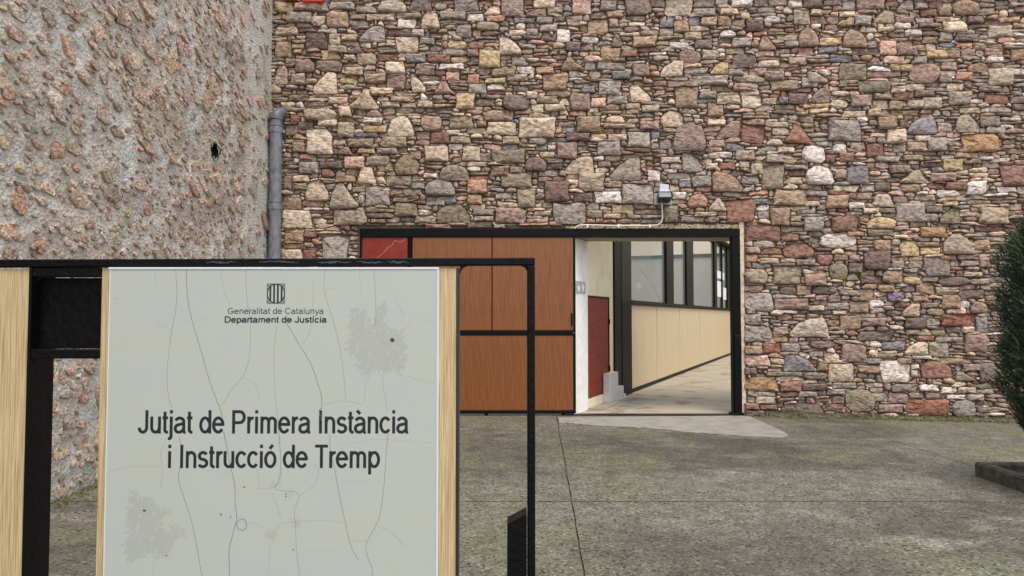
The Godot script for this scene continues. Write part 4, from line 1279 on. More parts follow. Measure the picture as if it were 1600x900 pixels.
	for q in [[1122, 422, 1133, 434, "white notice sheet stuck high on the pane near the gateway post"], [1121, 438, 1130, 463, "narrow white notice sheet stuck on the pane beside the mullion"], [1131.5, 449, 1141, 468, "white notice sheet stuck low on the pane beside the gateway post"]]:
		s = Shape.new()
		rect(s, q[0], q[1], q[2], q[3], -0.0365, -0.034)
		var o := passage_node("notice", q[4], "notice")
		obj("sheet", s, M.paper, o)
		s = Shape.new()
		rect(s, q[0] + 1, q[1] - 0.4, q[0] + 3, q[1] + 1.2, -0.0335, -0.0325)
		obj("tape", s, M.plate, o)
		nt += 1
	var round_white := passage_node("round_white_object", "small round white lantern hanging behind the first window pane", "object")  # a round white shape behind the pane, its identity not known
	var bc := on_passage(996, 447, -0.25)
	s = Shape.new()
	var path := PackedVector3Array()
	var rad := []
	for k in 9:
		var a := PI * k / 8.0
		path.append(Vector3(bc.x, bc.y - cos(a) * 0.075, -0.25))
		rad.append(0.012 + 0.07 * sin(a))
	s.tube(path, rad, 16)
	obj("round_body", s, M.paper, round_white)
	s = Shape.new()
	s.tube(PackedVector3Array([Vector3(bc.x, bc.y + 0.07, -0.25), Vector3(bc.x, tall - 0.1, -0.25)]), [0.004], 6)
	obj("cord", s, M.black, round_white)
	var hose := passage_node("grab_rail", "dark curved rail leaning behind the first window pane", "rail")
	s = Shape.new()
	var c0 := on_passage(1001, 422, -0.3)
	var c1 := on_passage(1018, 444, -0.3)
	var c2 := on_passage(1031, 468, -0.3)
	s.tube(PackedVector3Array([Vector3(c0.x, c0.y, -0.3), Vector3(c1.x, c1.y + 0.03, -0.3), Vector3(c2.x, c2.y, -0.3), Vector3(c2.x + 0.35, 0.02, -0.3)]), [0.022], 10)
	obj("tube", s, M.dark_panel, hose)

	# paving of the yard, to the far end
	var fl := Shape.new()
	var a := GATE + GDIR * 0.0
	var plan := PackedVector2Array()
	for p in [Vector3(GATE.x - 0.02, 0, -D - 0.091), GATE + GDIR * far - GNRM * 0.0, GATE + GDIR * far + GNRM * 9.0, Vector3(GATE.x + 9.0, 0, -D - 0.72), Vector3(on_wall(1150, 640).x, 0, -D - 0.091)]:
		plan.append(Vector2(p.x, p.z))
	fl.prism(plan, -0.03, 0.0095)
	var floor_o := obj("courtyard_floor", fl, M.yard)
	setting(floor_o, "pale worn paving of the yard behind the gateway", "paving")
	# flagstones by the door
	rng.seed = 9
	for k in 9:
		var px := 905.0 + (k % 3) * 34.0 + (k / 3) * 14.0
		var pz := 640.5 - (k / 3) * 6.5
		var w := at_ground(px, pz)
		var l := Basis(GDIR, Vector3.UP, GNRM).inverse() * (w - GATE)
		if l.z < 0.3 or l.x < 0.75:
			continue
		var f := Shape.new()
		f.box(Vector3(l.x, 0.010, l.z), Vector3(0.30 + rng.randf() * 0.08, 0.004, 0.15 + rng.randf() * 0.04), 0.002)
		var fo := obj("flagstone", f, M.apron if k % 2 else M.yard, floor_o)
		fo.transform = Transform3D(Basis(GDIR, Vector3.UP, GNRM), GATE)

	# little concrete stair beside the red door
	var sp := passage_node("concrete_steps", "small grey concrete steps between the red door and the black corner post", "steps")
	var steps := [[952.0, 584.0, 966.0], [966.4, 605.0, 974.5], [974.9, 616.0, 978.0]]
	for q in steps:
		s = Shape.new()
		var off := 0.10
		var p0 := on_passage(q[0], 600, off)
		var p1 := on_passage(q[2], 600, off)
		var tp := on_passage(q[0], q[1], off)
		s.span(Vector3(p0.x, 0.0, -0.011), Vector3(p1.x, tp.y, off), 0.006)
		obj("step", s, M.step, sp)
	# toilet sign on the white pier
	var pl := passage_node("door_plate", "small grey metal plate with two white figures on the white pier", "sign")
	s = Shape.new()
	rect(s, 898.6, 438.5, 914.5, 458.0, 0.001, 0.008, 0.002)
	obj("plate", s, M.plate, pl)
	for q in [[902.5, 446, 904.6, 455, 901.6, 905.4], [909.3, 444, 911.4, 455, 908.6, 912.0]]:
		s = Shape.new()
		rect(s, q[0], q[1], q[2], q[3], 0.0085, 0.0095)
		rect(s, q[4], q[1] + 2.8, q[5], q[3] - 4.0, 0.0088, 0.0098)
		obj("figure", s, M.paper, pl)
	# the wall across the yard, which the panes mirror
	var ow := passage_node("yard_wall", "plain grey rendered wall across the yard behind the gateway", "wall")
	s = Shape.new()
	s.span(Vector3(3.0, 0.0, 6.6), Vector3(far, 2.6, 6.9))
	obj("wall", s, M.room, ow)
	s = Shape.new()
	s.span(Vector3(3.0, 2.602, 6.58), Vector3(far, 3.4, 6.9))
	obj("upper_board", s, M.room_beige, ow)
	var ew := passage_node("end_building", "grey rendered building with a beige upper storey closing the far end of the yard", "building")
	s = Shape.new()
	s.span(Vector3(far + 0.02, 0.0, -5.0), Vector3(far + 0.4, 4.25, 14.0))
	obj("wall", s, M.room, ew)
	s = Shape.new()
	s.span(Vector3(far - 0.02, 4.252, -5.0), Vector3(far + 0.4, 4.40, 14.0))
	obj("string_course", s, M.dark_panel, ew)
	s = Shape.new()
	s.span(Vector3(far + 0.02, 4.402, -5.0), Vector3(far + 0.4, 9.0, 14.0))
	obj("upper_wall", s, M.room_beige, ew)

# ---------------------------------------------------------------- things on the walls
func wall_things() -> void:
	var s: Shape
	# downpipe
	var top := on_wall(436, 180)
	var px := on_wall(434.5, 300).x
	var pz := -D + 0.14
	var pr := 0.096
	var dp := thing("downpipe", "grey plastic downpipe with a bend at its top, in the corner of the two walls", "pipe", Vector3(px, 0, pz))
	s = Shape.new()
	var joint := on_wall(430, 325).y
	s.tube(PackedVector3Array([Vector3(0, 0.0, 0), Vector3(0, joint, 0)]), [pr], 20)
	obj("pipe", s, M.pipe, dp)
	s = Shape.new()
	s.tube(PackedVector3Array([Vector3(0, joint + 0.001, 0), Vector3(0, top.y - 0.12, 0)]), [pr], 20)
	obj("pipe", s, M.pipe, dp)
	for yy in [[joint - 0.05, joint + 0.06], [top.y - 0.32, top.y - 0.22], [1.2, 1.28]]:
		s = Shape.new()
		s.tube(PackedVector3Array([Vector3(0, yy[0], 0), Vector3(0, yy[0] + 0.012, 0), Vector3(0, yy[1] - 0.012, 0), Vector3(0, yy[1], 0)]), [pr + 0.004, pr + 0.014, pr + 0.014, pr + 0.004], 20)
		s.tube(PackedVector3Array([Vector3(0, yy[1], 0), Vector3(0, yy[1] + 0.02, 0)]), [pr + 0.018], 20)
		obj("collar", s, M.pipe, dp)
		s = Shape.new()
		s.span(Vector3(-0.02, yy[0] + 0.02, -0.19), Vector3(0.02, yy[1] - 0.02, -pr), 0.003)
		obj("bracket", s, M.pipe_dark, dp)
	s = Shape.new()
	var bend := PackedVector3Array()
	for k in 11:
		var a := PI * 0.5 * k / 10.0
		bend.append(Vector3(sin(a) * 0.05 * k / 10.0, top.y - 0.12 + sin(a) * 0.15, -(1.0 - cos(a)) * 0.16))
	bend.append(bend[-1] + Vector3(0.02, 0, -0.06))
	s.tube(bend, [pr + 0.012, pr + 0.012, pr + 0.006, pr + 0.004, pr, pr, pr, pr, pr, pr + 0.004, pr + 0.012, pr + 0.012], 20)
	obj("bend", s, M.pipe_dark, dp)

	# floodlight and its wiring
	var fl := thing("floodlight", "small white and dark grey floodlight fixed to the stones above the gateway", "light")
	var c := on_wall(1035, 312)
	s = Shape.new()
	var b0 := on_wall(1021, 321)
	var b1 := on_wall(1048, 303)
	s.span(Vector3(b0.x, b0.y, -D - 0.02), Vector3(b1.x, b1.y, -D + 0.055), 0.01)
	obj("mortar_pad", s, M.room, fl)
	s = Shape.new()
	var h0 := on_wall(1028, 304)
	var h1 := on_wall(1042, 291)
	s.span(Vector3(h0.x, h0.y, -D + 0.03), Vector3(h1.x, h1.y, -D + 0.16), 0.008)
	obj("driver_box", s, M.lamp_white, fl)
	s = Shape.new()
	var l0 := on_wall(1026, 317)
	var l1 := on_wall(1046, 304.5)
	var tilt := Basis(Vector3.RIGHT, -0.5)
	s.box(Vector3(c.x, (l0.y + l1.y) * 0.5, -D + 0.14), Vector3((l1.x - l0.x) * 0.5, (l1.y - l0.y) * 0.42, 0.07), 0.01, tilt)
	obj("lamp_head", s, M.lamp_dark, fl)
	s = Shape.new()
	for k in 7:
		s.box(Vector3(c.x - 0.075 + k * 0.025, l1.y + 0.016, -D + 0.15), Vector3(0.004, 0.014, 0.05), 0.0, tilt)
	obj("cooling_fins", s, M.lamp_white, fl)
	var cb := thing("cable_conduit", "thin cream cable conduit running from the floodlight along the top of the gateway", "cable")
	s = Shape.new()
	var path := PackedVector3Array()
	for p in [[1032, 318], [1033, 330], [1033.5, 342], [1031, 349], [1026, 352.5], [1015, 353.6], [960, 353.8], [925, 352.8], [911, 352.6], [904, 353.2], [899, 356], [897.5, 358]]:
		var w := on_wall(p[0], p[1])
		path.append(Vector3(w.x, w.y, -D + 0.085))
	s.tube(path, [0.013], 10)
	obj("conduit", s, M.conduit, cb)
	for x in [917.0, 965.0, 1013.5]:
		s = Shape.new()
		var w := on_wall(x, 354.4)
		s.box(Vector3(w.x, w.y, -D + 0.07), Vector3(0.012, 0.026, 0.034), 0.004)
		obj("clip", s, M.paper, cb)

	# alarm sounders high up by the corner, only their lower edges in view
	for q in [[447.5, 466.5, 5.0, 0, "dark red alarm sounder box high on the stones by the wall corner"], [474.5, 506.0, 7.0, 1, "red alarm sounder box with a white front panel high on the stones"]]:
		var lo := on_wall(q[0], q[2])
		var hi := on_wall(q[1], q[2] - 34.0)
		var al := thing("alarm_box", q[4], "alarm")
		s = Shape.new()
		s.span(Vector3(lo.x, lo.y, -D - 0.01), Vector3(hi.x, hi.y, -D + 0.10), 0.012)
		obj("housing", s, M.alarm if q[3] else M.alarm_dark, al)
		s = Shape.new()
		s.span(Vector3(lo.x + 0.03, lo.y + 0.04, -D + 0.095), Vector3(hi.x - 0.06, hi.y - 0.05, -D + 0.112), 0.004)
		obj("front_panel", s, M.paper if q[3] else M.alarm, al)

# ---------------------------------------------------------------- planter and evergreen
func planter() -> void:
	var x0 := 4.57
	var x1 := 7.6
	var z0 := -7.35
	var z1 := -2.8
	var y := lower(5.0) - 0.02
	var h := 0.17
	var w := 0.11
	var pl := thing("planter", "low rectangular concrete planter bed with mossy rim under the evergreen", "planter")
	for q in [[x0, z0, x1, z0 + w], [x0, z1 - w, x1, z1], [x0, z0 + w + 0.002, x0 + w, z1 - w - 0.002], [x1 - w, z0 + w + 0.002, x1, z1 - w - 0.002]]:
		var s := Shape.new()
		s.span(Vector3(q[0], y - 0.08, q[1]), Vector3(q[2], y + h, q[3]), 0.02)
		obj("rim", s, M.planter, pl)
	var s := Shape.new()
	s.span(Vector3(x0 + w + 0.002, y - 0.08, z0 + w + 0.004), Vector3(x1 - w - 0.002, y + h - 0.07, z1 - w - 0.004))
	obj("soil", s, M.soil, pl)

	rng.seed = 31
	var base := Vector3(5.12, y + h - 0.08, -6.45)
	var tr := thing("cypress_tree", "dense dark green clipped cypress rising from the concrete planter", "tree", base)
	s = Shape.new()
	s.tube(PackedVector3Array([Vector3(0, 0, 0), Vector3(0.02, 0.6, 0.01), Vector3(-0.01, 1.4, 0.0), Vector3(0.0, 2.1, 0.02)]), [0.085, 0.07, 0.05, 0.015], 10)
	for k in 26:
		var yy := rng.randf_range(0.45, 1.7)
		var an := rng.randf() * TAU
		var ln := rng.randf_range(0.3, 0.6)
		s.tube(PackedVector3Array([Vector3(0, yy, 0), Vector3(cos(an) * ln * 0.5, yy + ln * 0.25, sin(an) * ln * 0.5), Vector3(cos(an) * ln, yy + ln * 0.7, sin(an) * ln)]), [0.022, 0.014, 0.006], 6, false)
	obj("trunk", s, M.bark, tr)
	var leaf := Shape.new()
	leaf.colored = true
	var bump := noise(2.6, 77, 3)
	for k in 12500:
		var t := rng.randf()
		var yy := 0.42 + 2.15 * t
		var prof := 0.70 * pow(clampf(1.0 - pow(absf(t - 0.42) / 0.60, 4.0), 0.0, 1.0), 0.6)
		if yy < 0.8:
			prof *= 0.82 + 0.45 * (yy - 0.42)
		var an := rng.randf() * TAU
		var rr := prof * (1.0 + 0.24 * bump.get_noise_3d(cos(an) * 1.2, yy * 1.3, sin(an) * 1.2)) * pow(rng.randf(), 0.22)
		var p := Vector3(cos(an) * rr, yy, sin(an) * rr)
		var up := (Vector3(cos(an), rng.randf_range(0.5, 1.6), sin(an)) + Vector3(rng.randf_range(-0.6, 0.6), 0, rng.randf_range(-0.6, 0.6))).normalized()
		var tone := rng.randf_range(0.6, 1.35)
		var col := rgb(40, 58, 34).lerp(rgb(64, 84, 58), rng.randf() * 0.8)
		col = Color(col.r * tone, col.g * tone, col.b * tone)
		# a spray: a stem with little scale leaves either side
		var side := up.cross(Vector3(rng.randf_range(-1, 1), rng.randf_range(-1, 1), rng.randf_range(-1, 1))).normalized()
		var ln := rng.randf_range(0.05, 0.11)
		for q in 5:
			var b := p + up * ln * q / 5.0
			var sg := -1.0 if q % 2 else 1.0
			var tip := b + up * ln * 0.34 + side * sg * ln * (0.34 - 0.03 * q)
			var wv := up.cross(side) * 0.006 + up * 0.012
			leaf.tri(b - wv, tip, b + wv + side * sg * 0.012, Vector3(cos(an), 0.4, sin(an)), col)
		leaf.tri(p + side * 0.007, p - side * 0.007, p + up * ln * 1.25, Vector3(cos(an), 0.4, sin(an)), col)
	var cr := obj("crown", leaf, M.leaf, tr)
	cr.set_meta("label", "dense feathery sprays of dark green scale leaves")

# ---------------------------------------------------------------- lettering: letters drawn as strokes, cap height 1
func arc(cx: float, cy: float, rx: float, ry: float, a0: float, a1: float, n := 10) -> PackedVector2Array:
	var p := PackedVector2Array()
	for k in n + 1:
		var a := deg_to_rad(lerpf(a0, a1, float(k) / n))
		p.append(Vector2(cx + cos(a) * rx, cy + sin(a) * ry))
	return p

func pl(a: Array) -> PackedVector2Array:
	var p := PackedVector2Array()
	for k in range(0, a.size(), 2):
		p.append(Vector2(a[k], a[k + 1]))
	return p

func join(a: PackedVector2Array, b: PackedVector2Array) -> PackedVector2Array:
	var p := a.duplicate()
	p.append_array(b)
	return p

func glyph(ch: String) -> Array:     # [advance, strokes]
	match ch:
		" ": return [0.28, []]
		"a", "à":
			var st := [join(arc(0.255, 0.50, 0.185, 0.165, 160, 0, 8), pl([0.44, 0.12, 0.47, 0.05, 0.50, 0.045])), join(pl([0.44, 0.43, 0.30, 0.40]), arc(0.21, 0.215, 0.15, 0.16, 95, 270, 8)), arc(0.21, 0.265, 0.23, 0.21, 270, 350, 6)]
			if ch == "à":
				st.append(pl([0.12, 0.98, 0.27, 0.84]))
			return [0.56, st]
		"c": return [0.52, [arc(0.27, 0.365, 0.205, 0.305, 38, 322, 16)]]
		"d": return [0.57, [arc(0.255, 0.365, 0.195, 0.305, 20, 340, 16), pl([0.465, 0, 0.465, 1.0])]]
		"e": return [0.56, [join(pl([0.06, 0.39, 0.475, 0.39]), arc(0.27, 0.365, 0.21, 0.305, 5, 325, 16))]]
		"i": return [0.235, [pl([0.117, 0, 0.117, 0.725]), pl([0.117, 0.86, 0.117, 1.0])]]
		"í": return [0.27, [pl([0.117, 0, 0.117, 0.725]), pl([0.09, 0.83, 0.21, 0.99])]]
		"j": return [0.235, [join(pl([0.117, 0.725, 0.117, -0.1]), arc(0.0, -0.1, 0.117, 0.13, 0, -85, 6)), pl([0.117, 0.86, 0.117, 1.0])]]
		"l": return [0.235, [pl([0.117, 0, 0.117, 1.0])]]
		"m": return [0.84, [pl([0.12, 0, 0.12, 0.725]), join(arc(0.27, 0.50, 0.15, 0.165, 180, 0, 8), pl([0.42, 0])), join(arc(0.57, 0.50, 0.15, 0.165, 180, 0, 8), pl([0.72, 0]))]]
		"n": return [0.56, [pl([0.11, 0, 0.11, 0.725]), join(arc(0.28, 0.47, 0.17, 0.20, 180, 0, 9), pl([0.45, 0]))]]
		"o", "ó":
			var st := [arc(0.28, 0.365, 0.21, 0.305, 0, 360, 20)]
			if ch == "ó":
				st.append(pl([0.25, 0.83, 0.39, 0.99]))
			return [0.56, st]
		"p": return [0.57, [arc(0.305, 0.365, 0.195, 0.305, -160, 160, 16), pl([0.105, -0.27, 0.105, 0.725])]]
		"r": return [0.34, [pl([0.11, 0, 0.11, 0.725]), arc(0.29, 0.43, 0.18, 0.235, 180, 80, 6)]]
		"s": return [0.50, [join(arc(0.25, 0.52, 0.165, 0.15, 25, 255, 9), arc(0.24, 0.215, 0.185, 0.155, 75, -155, 9))]]
		"t": return [0.29, [join(pl([0.125, 0.93, 0.125, 0.18]), arc(0.235, 0.17, 0.11, 0.115, 180, 280, 5)), pl([0.02, 0.67, 0.26, 0.67])]]
		"u": return [0.56, [join(pl([0.10, 0.725, 0.10, 0.26]), arc(0.27, 0.26, 0.17, 0.20, 180, 360, 9)), pl([0.445, 0.725, 0.445, 0])]]
		"y": return [0.50, [pl([0.04, 0.725, 0.26, 0.04]), join(pl([0.47, 0.725, 0.25, -0.06]), pl([0.19, -0.19, 0.05, -0.20]))]]
		"C": return [0.72, [arc(0.37, 0.5, 0.30, 0.44, 40, 320, 18)]]
		"D": return [0.72, [pl([0.11, 0.06, 0.11, 0.94]), join(pl([0.05, 0.94, 0.30, 0.94]), arc(0.33, 0.5, 0.30, 0.44, 90, -90, 14)), pl([0.05, 0.06, 0.33, 0.06])]]
		"G": return [0.78, [join(arc(0.38, 0.5, 0.31, 0.44, 45, 325, 18), pl([0.68, 0.20, 0.68, 0.44])), pl([0.40, 0.44, 0.74, 0.44])]]
		"I": return [0.28, [pl([0.14, 0, 0.14, 1.0])]]
		"J": return [0.50, [join(pl([0.38, 1.0, 0.38, 0.25]), arc(0.215, 0.25, 0.165, 0.19, 0, -180, 10))]]
		"P": return [0.67, [pl([0.11, 0, 0.11, 1.0]), join(pl([0.05, 0.935, 0.38, 0.935]), arc(0.38, 0.70, 0.20, 0.235, 90, -90, 10)), pl([0.38, 0.465, 0.11, 0.465])]]
		"T": return [0.61, [pl([0.305, 0, 0.305, 0.94]), pl([0.02, 0.94, 0.59, 0.94])]]
	return [0.5, []]

class Print:
	var im: Image
	var lo := Vector2.ZERO        # the sheet's lower left corner in metres
	var scale := 1.0              # texels per metre
	var mix_share := 1.0

	func texel(p: Vector3) -> Vector2:
		return Vector2((p.x - lo.x) * scale, im.get_height() - (p.y - lo.y) * scale)

	func dab(x: int, y: int, col: Color, share: float) -> void:
		if x >= 0 and y >= 0 and x < im.get_width() and y < im.get_height() and share > 0.003:
			im.set_pixel(x, y, im.get_pixel(x, y).lerp(col, minf(share, 1.0)))

	# a straight stroke; square ends where asked
	func stroke(a: Vector2, b: Vector2, half: float, col: Color, butt_a: bool, butt_b: bool, share := 1.0) -> void:
		var d := b - a
		var ln := d.length()
		if ln < 1e-4:
			return
		d /= ln
		for y in range(int(minf(a.y, b.y) - half - 1), int(maxf(a.y, b.y) + half + 2)):
			for x in range(int(minf(a.x, b.x) - half - 1), int(maxf(a.x, b.x) + half + 2)):
				var p := Vector2(x + 0.5, y + 0.5) - a
				var t := p.dot(d)
				var off := absf(p.cross(d))
				var cov := clampf(half - off + 0.5, 0.0, 1.0)
				if t < 0.0:
					cov = minf(cov, clampf(t + 0.5, 0.0, 1.0)) if butt_a else clampf(half - p.length() + 0.5, 0.0, 1.0)
				elif t > ln:
					cov = minf(cov, clampf(ln - t + 0.5, 0.0, 1.0)) if butt_b else clampf(half - (p - d * ln).length() + 0.5, 0.0, 1.0)
				dab(x, y, col, cov * share)

	func line(pts: PackedVector2Array, half: float, col: Color, share := 1.0, butt := true) -> void:
		for k in pts.size() - 1:
			stroke(pts[k], pts[k + 1], half, col, butt and k == 0, butt and k == pts.size() - 2, share)

func write_line(pr: Print, text: String, left: float, right: float, base: float, cap: float, half: float, ink: Color) -> void:
	var total := 0.0
	for ch in text:
		total += glyph(ch)[0]
	var a := pr.texel(on_panel(left, base))
	var b := pr.texel(on_panel(right, base))
	var up := a - pr.texel(on_panel(left, base - cap))
	var kx := (b.x - a.x) / (total - 0.08)
	var x := -0.04
	for ch in text:
		var g := glyph(ch)
		for st in g[1]:
			var pts := PackedVector2Array()
			for p in st:
				pts.append(Vector2(a.x + (x + p.x) * kx, a.y + (b.y - a.y) * (x / total) - p.y * up.y))
			pr.line(pts, half * up.y, ink)
		x += g[0]

func board_print(lo: Vector2, hi: Vector2) -> ImageTexture:
	var pr := Print.new()
	var W := 1320
	pr.scale = W / (hi.x - lo.x)
	pr.lo = lo
	var H := int((hi.y - lo.y) * pr.scale)
	pr.im = Image.create(W, H, false, Image.FORMAT_RGB8)
	var base := Color(180 / 255.0, 186 / 255.0, 179 / 255.0)
	pr.im.fill(base)
	rng.seed = 3
	# faded, slightly uneven coat
	var wash := noise(0.006, 501, 4)
	for y in range(0, H, 4):
		for x in range(0, W, 4):
			var k := wash.get_noise_2d(x * 0.5, y)
			var c := base.lerp(Color(184 / 255.0, 183 / 255.0, 170 / 255.0), clampf(k * 0.8, 0.0, 0.4)).lerp(Color(174 / 255.0, 183 / 255.0, 182 / 255.0), clampf(-k * 0.9, 0.0, 0.4))
			pr.im.fill_rect(Rect2i(x, y, 4, 4), c)
	var T := func(ox: float, oy: float, k: float, pts: Array) -> PackedVector2Array:
		var out := PackedVector2Array()
		for q in range(0, pts.size(), 2):
			out.append(pr.texel(on_panel(ox + pts[q] / k, oy + pts[q + 1] / k)))
		return out
	# worn patches where the coat has come off
	var edge := noise(0.05, 502, 4)
	var worn := Color(164 / 255.0, 167 / 255.0, 160 / 255.0)
	var blobs := [
		T.call(430, 400, 3.46, [405, 270, 440, 290, 480, 280, 500, 330, 525, 380, 540, 300, 560, 250, 600, 245, 600, 300, 590, 350, 620, 400, 680, 400, 705, 460, 705, 560, 675, 655, 640, 610, 600, 635, 540, 620, 490, 650, 450, 610, 440, 560, 385, 520, 395, 400]),
		T.call(150, 640, 3.46, [185, 430, 215, 430, 230, 480, 300, 470, 330, 520, 425, 550, 350, 585, 360, 640, 400, 660, 400, 615, 470, 640, 490, 690, 420, 700, 410, 760, 340, 815, 290, 780, 230, 800, 180, 850, 165, 800, 150, 740, 170, 680, 165, 560]),
		T.call(150, 640, 3.46, [935, 400, 985, 395, 985, 425, 945, 430]), T.call(150, 640, 3.46, [905, 670, 960, 640, 990, 690, 950, 715]), T.call(430, 640, 3.46, [85, 600, 130, 590, 130, 640, 90, 640]),
		T.call(430, 640, 3.46, [55, 445, 90, 450, 90, 480, 60, 480])]
	for bl in blobs:
		var bb := Rect2(bl[0], Vector2.ZERO)
		for p in bl:
			bb = bb.expand(p)
		bb = bb.grow(14)
		for y in range(int(bb.position.y), int(bb.end.y)):
			for x in range(int(bb.position.x), int(bb.end.x)):
				var w := Vector2(edge.get_noise_2d(x, y), edge.get_noise_2d(x + 500.0, y)) * 26.0
				if Geometry2D.is_point_in_polygon(Vector2(x, y) + w, bl):
					pr.dab(x, y, worn, 0.62 if edge.get_noise_2d(x * 0.8, y * 0.5) < 0.30 else 0.12)
	# cracks in the coat
	var dark := Color(112 / 255.0, 116 / 255.0, 110 / 255.0)
	var cracks := [
		[160, 400, 3.461, 0.75, [395, 70, 402, 180, 398, 280, 378, 390, 362, 500, 350, 640, 355, 740, 375, 820]], [150, 640, 3.46, 0.9, [450, 150, 462, 200, 470, 250, 448, 340, 450, 400, 480, 490, 515, 600, 545, 740, 572, 900]],
		[160, 400, 3.461, 1.1, [455, 70, 460, 220, 485, 350, 530, 500, 575, 660, 625, 800, 650, 870]], [150, 640, 3.46, 1.2, [690, 120, 710, 220, 730, 320, 750, 410, 752, 500, 760, 590, 735, 690, 720, 770, 722, 900]],
		[160, 400, 3.461, 0.5, [640, 80, 655, 180, 690, 270]], [160, 400, 3.461, 0.7, [775, 70, 782, 230, 800, 380, 795, 540, 760, 650, 700, 720, 650, 800, 630, 805]], [160, 400, 3.461, 0.35, [280, 70, 290, 160, 298, 190]],
		[160, 400, 3.461, 0.4, [290, 340, 320, 380, 375, 395]], [160, 400, 3.461, 0.35, [490, 358, 530, 348, 555, 335]], [160, 400, 3.461, 0.45, [765, 655, 820, 690, 845, 740, 848, 775]], [160, 400, 3.461, 0.6, [945, 380, 928, 500, 930, 680, 940, 830]],
		[150, 640, 3.46, 0.7, [978, 0, 990, 150, 1000, 330, 985, 400, 960, 420]], [430, 400, 3.46, 0.7, [270, 75, 265, 190, 310, 340, 340, 450, 365, 600, 382, 780]], [430, 400, 3.46, 1.1, [60, 360, 130, 480, 190, 580, 230, 690, 252, 770, 250, 850]],
		[430, 400, 3.46, 0.5, [205, 130, 200, 330, 180, 420, 145, 480]], [430, 400, 3.46, 0.7, [535, 75, 540, 200, 545, 300, 540, 380]], [430, 400, 3.46, 0.55, [575, 640, 590, 740, 607, 840]], [430, 400, 3.46, 0.5, [715, 650, 800, 680, 865, 690]],
		[430, 400, 3.46, 0.4, [640, 235, 670, 270, 695, 330]], [430, 400, 3.46, 0.5, [735, 355, 715, 385, 690, 400]], [430, 400, 3.46, 0.35, [800, 353, 865, 353]], [430, 400, 3.46, 0.5, [270, 800, 370, 785, 470, 802]], [430, 400, 3.46, 0.5, [480, 800, 490, 690, 520, 640]],
		[430, 400, 3.46, 0.3, [270, 170, 320, 178, 375, 205]], [430, 400, 3.46, 0.35, [455, 80, 462, 210]], [430, 640, 3.46, 0.9, [295, 130, 300, 230, 325, 340, 345, 450, 385, 640, 410, 740, 450, 815]], [430, 640, 3.46, 0.9, [610, 120, 597, 280, 585, 440, 560, 590, 495, 720, 495, 780, 523, 860, 523, 900]],
		[430, 640, 3.46, 0.5, [560, 635, 620, 660, 670, 705, 690, 745]], [430, 640, 3.46, 0.45, [410, 708, 490, 708]], [430, 640, 3.46, 0.6, [20, 120, 30, 250, 25, 350, 0, 430]], [430, 640, 3.46, 0.7, [0, 432, 60, 440, 110, 445, 130, 475, 105, 540, 110, 640, 115, 760, 130, 890]],
		[430, 640, 3.46, 0.5, [205, 290, 235, 330, 215, 400, 140, 460]], [430, 640, 3.46, 0.45, [0, 650, 40, 615, 100, 608, 250, 600, 360, 610]], [430, 640, 3.46, 0.3, [310, 190, 420, 180, 560, 160, 700, 170, 850, 180]], [430, 640, 3.46, 0.25, [365, 385, 500, 390, 590, 405]],
		[430, 640, 3.46, 0.25, [150, 770, 300, 765, 400, 775]], [150, 640, 3.46, 0.5, [375, 170, 350, 240, 358, 320, 350, 430]], [150, 640, 3.46, 0.4, [75, 335, 130, 318, 250, 305, 350, 308]], [150, 640, 3.46, 0.5, [870, 320, 885, 410]],
		[150, 640, 3.46, 0.5, [955, 450, 980, 520, 1000, 590]], [150, 640, 3.46, 0.4, [825, 610, 870, 620, 905, 650]], [150, 640, 3.46, 0.45, [312, 810, 310, 900]], [150, 640, 3.46, 0.4, [940, 720, 930, 900]], [150, 640, 3.46, 0.35, [860, 430, 935, 425]]]
	for cr in cracks:
		var pts: PackedVector2Array = T.call(cr[0], cr[1], cr[2], cr[4])
		# curves through the read points, a little shaky
		var cv := Curve2D.new()
		for k in pts.size():
			var tan := (pts[mini(k + 1, pts.size() - 1)] - pts[maxi(k - 1, 0)]) / 6.0
			cv.add_point(pts[k], -tan, tan)
		var fine_pts := PackedVector2Array()
		var ln := cv.get_baked_length()
		var nn := int(ln / 7.0) + 2
		for k in nn:
			fine_pts.append(cv.sample_baked(ln * k / (nn - 1)) + Vector2(rng.randf_range(-0.8, 0.8), rng.randf_range(-0.8, 0.8)))
		for k in nn - 1:
			pr.stroke(fine_pts[k], fine_pts[k + 1], 0.55 + 0.55 * cr[3] * rng.randf_range(0.6, 1.3), dark, false, false, clampf(cr[3] * 0.85, 0.0, 0.95))
	# chips and a drill hole
	for q in [[612.8, 531.5, 3.4, 60], [224.5, 797.6, 1.6, 70], [226, 798, 1.6, 70], [260, 868, 1.3, 90], [381.5, 761.5, 1.4, 95], [345, 804, 1.8, 120], [360, 808, 1.5, 125], [446.5, 772, 1.3, 110], [446.5, 776, 1.3, 110], [458, 859, 1.3, 115], [180, 466.5, 0.9, 130]]:
		var c := pr.texel(on_panel(q[0], q[1]))
		pr.stroke(c, c + Vector2(0.8, 0.4), q[2] * 2.5, Color8(q[3], q[3], q[3]), false, false, 0.95)
	var ring := PackedVector2Array()
	for k in 19:
		var a := TAU * k / 18.0
		ring.append(pr.texel(on_panel(377.5 + cos(a) * 8.0 * rng.randf_range(0.85, 1.15), 820 + sin(a) * 9.0 * rng.randf_range(0.85, 1.15))))
	pr.line(ring, 2.6, Color8(140, 134, 142), 0.6, false)
	# the printing
	var ink := Color8(24, 30, 34)
	write_line(pr, "Jutjat de Primera Instància", 217, 637.5, 677.5, 36.5, 0.064, ink)
	write_line(pr, "i Instrucció de Tremp", 262, 592.5, 731.5, 36.5, 0.064, ink)
	write_line(pr, "Generalitat de Catalunya", 356, 505.5, 490.8, 9.6, 0.058, Color8(40, 46, 48))
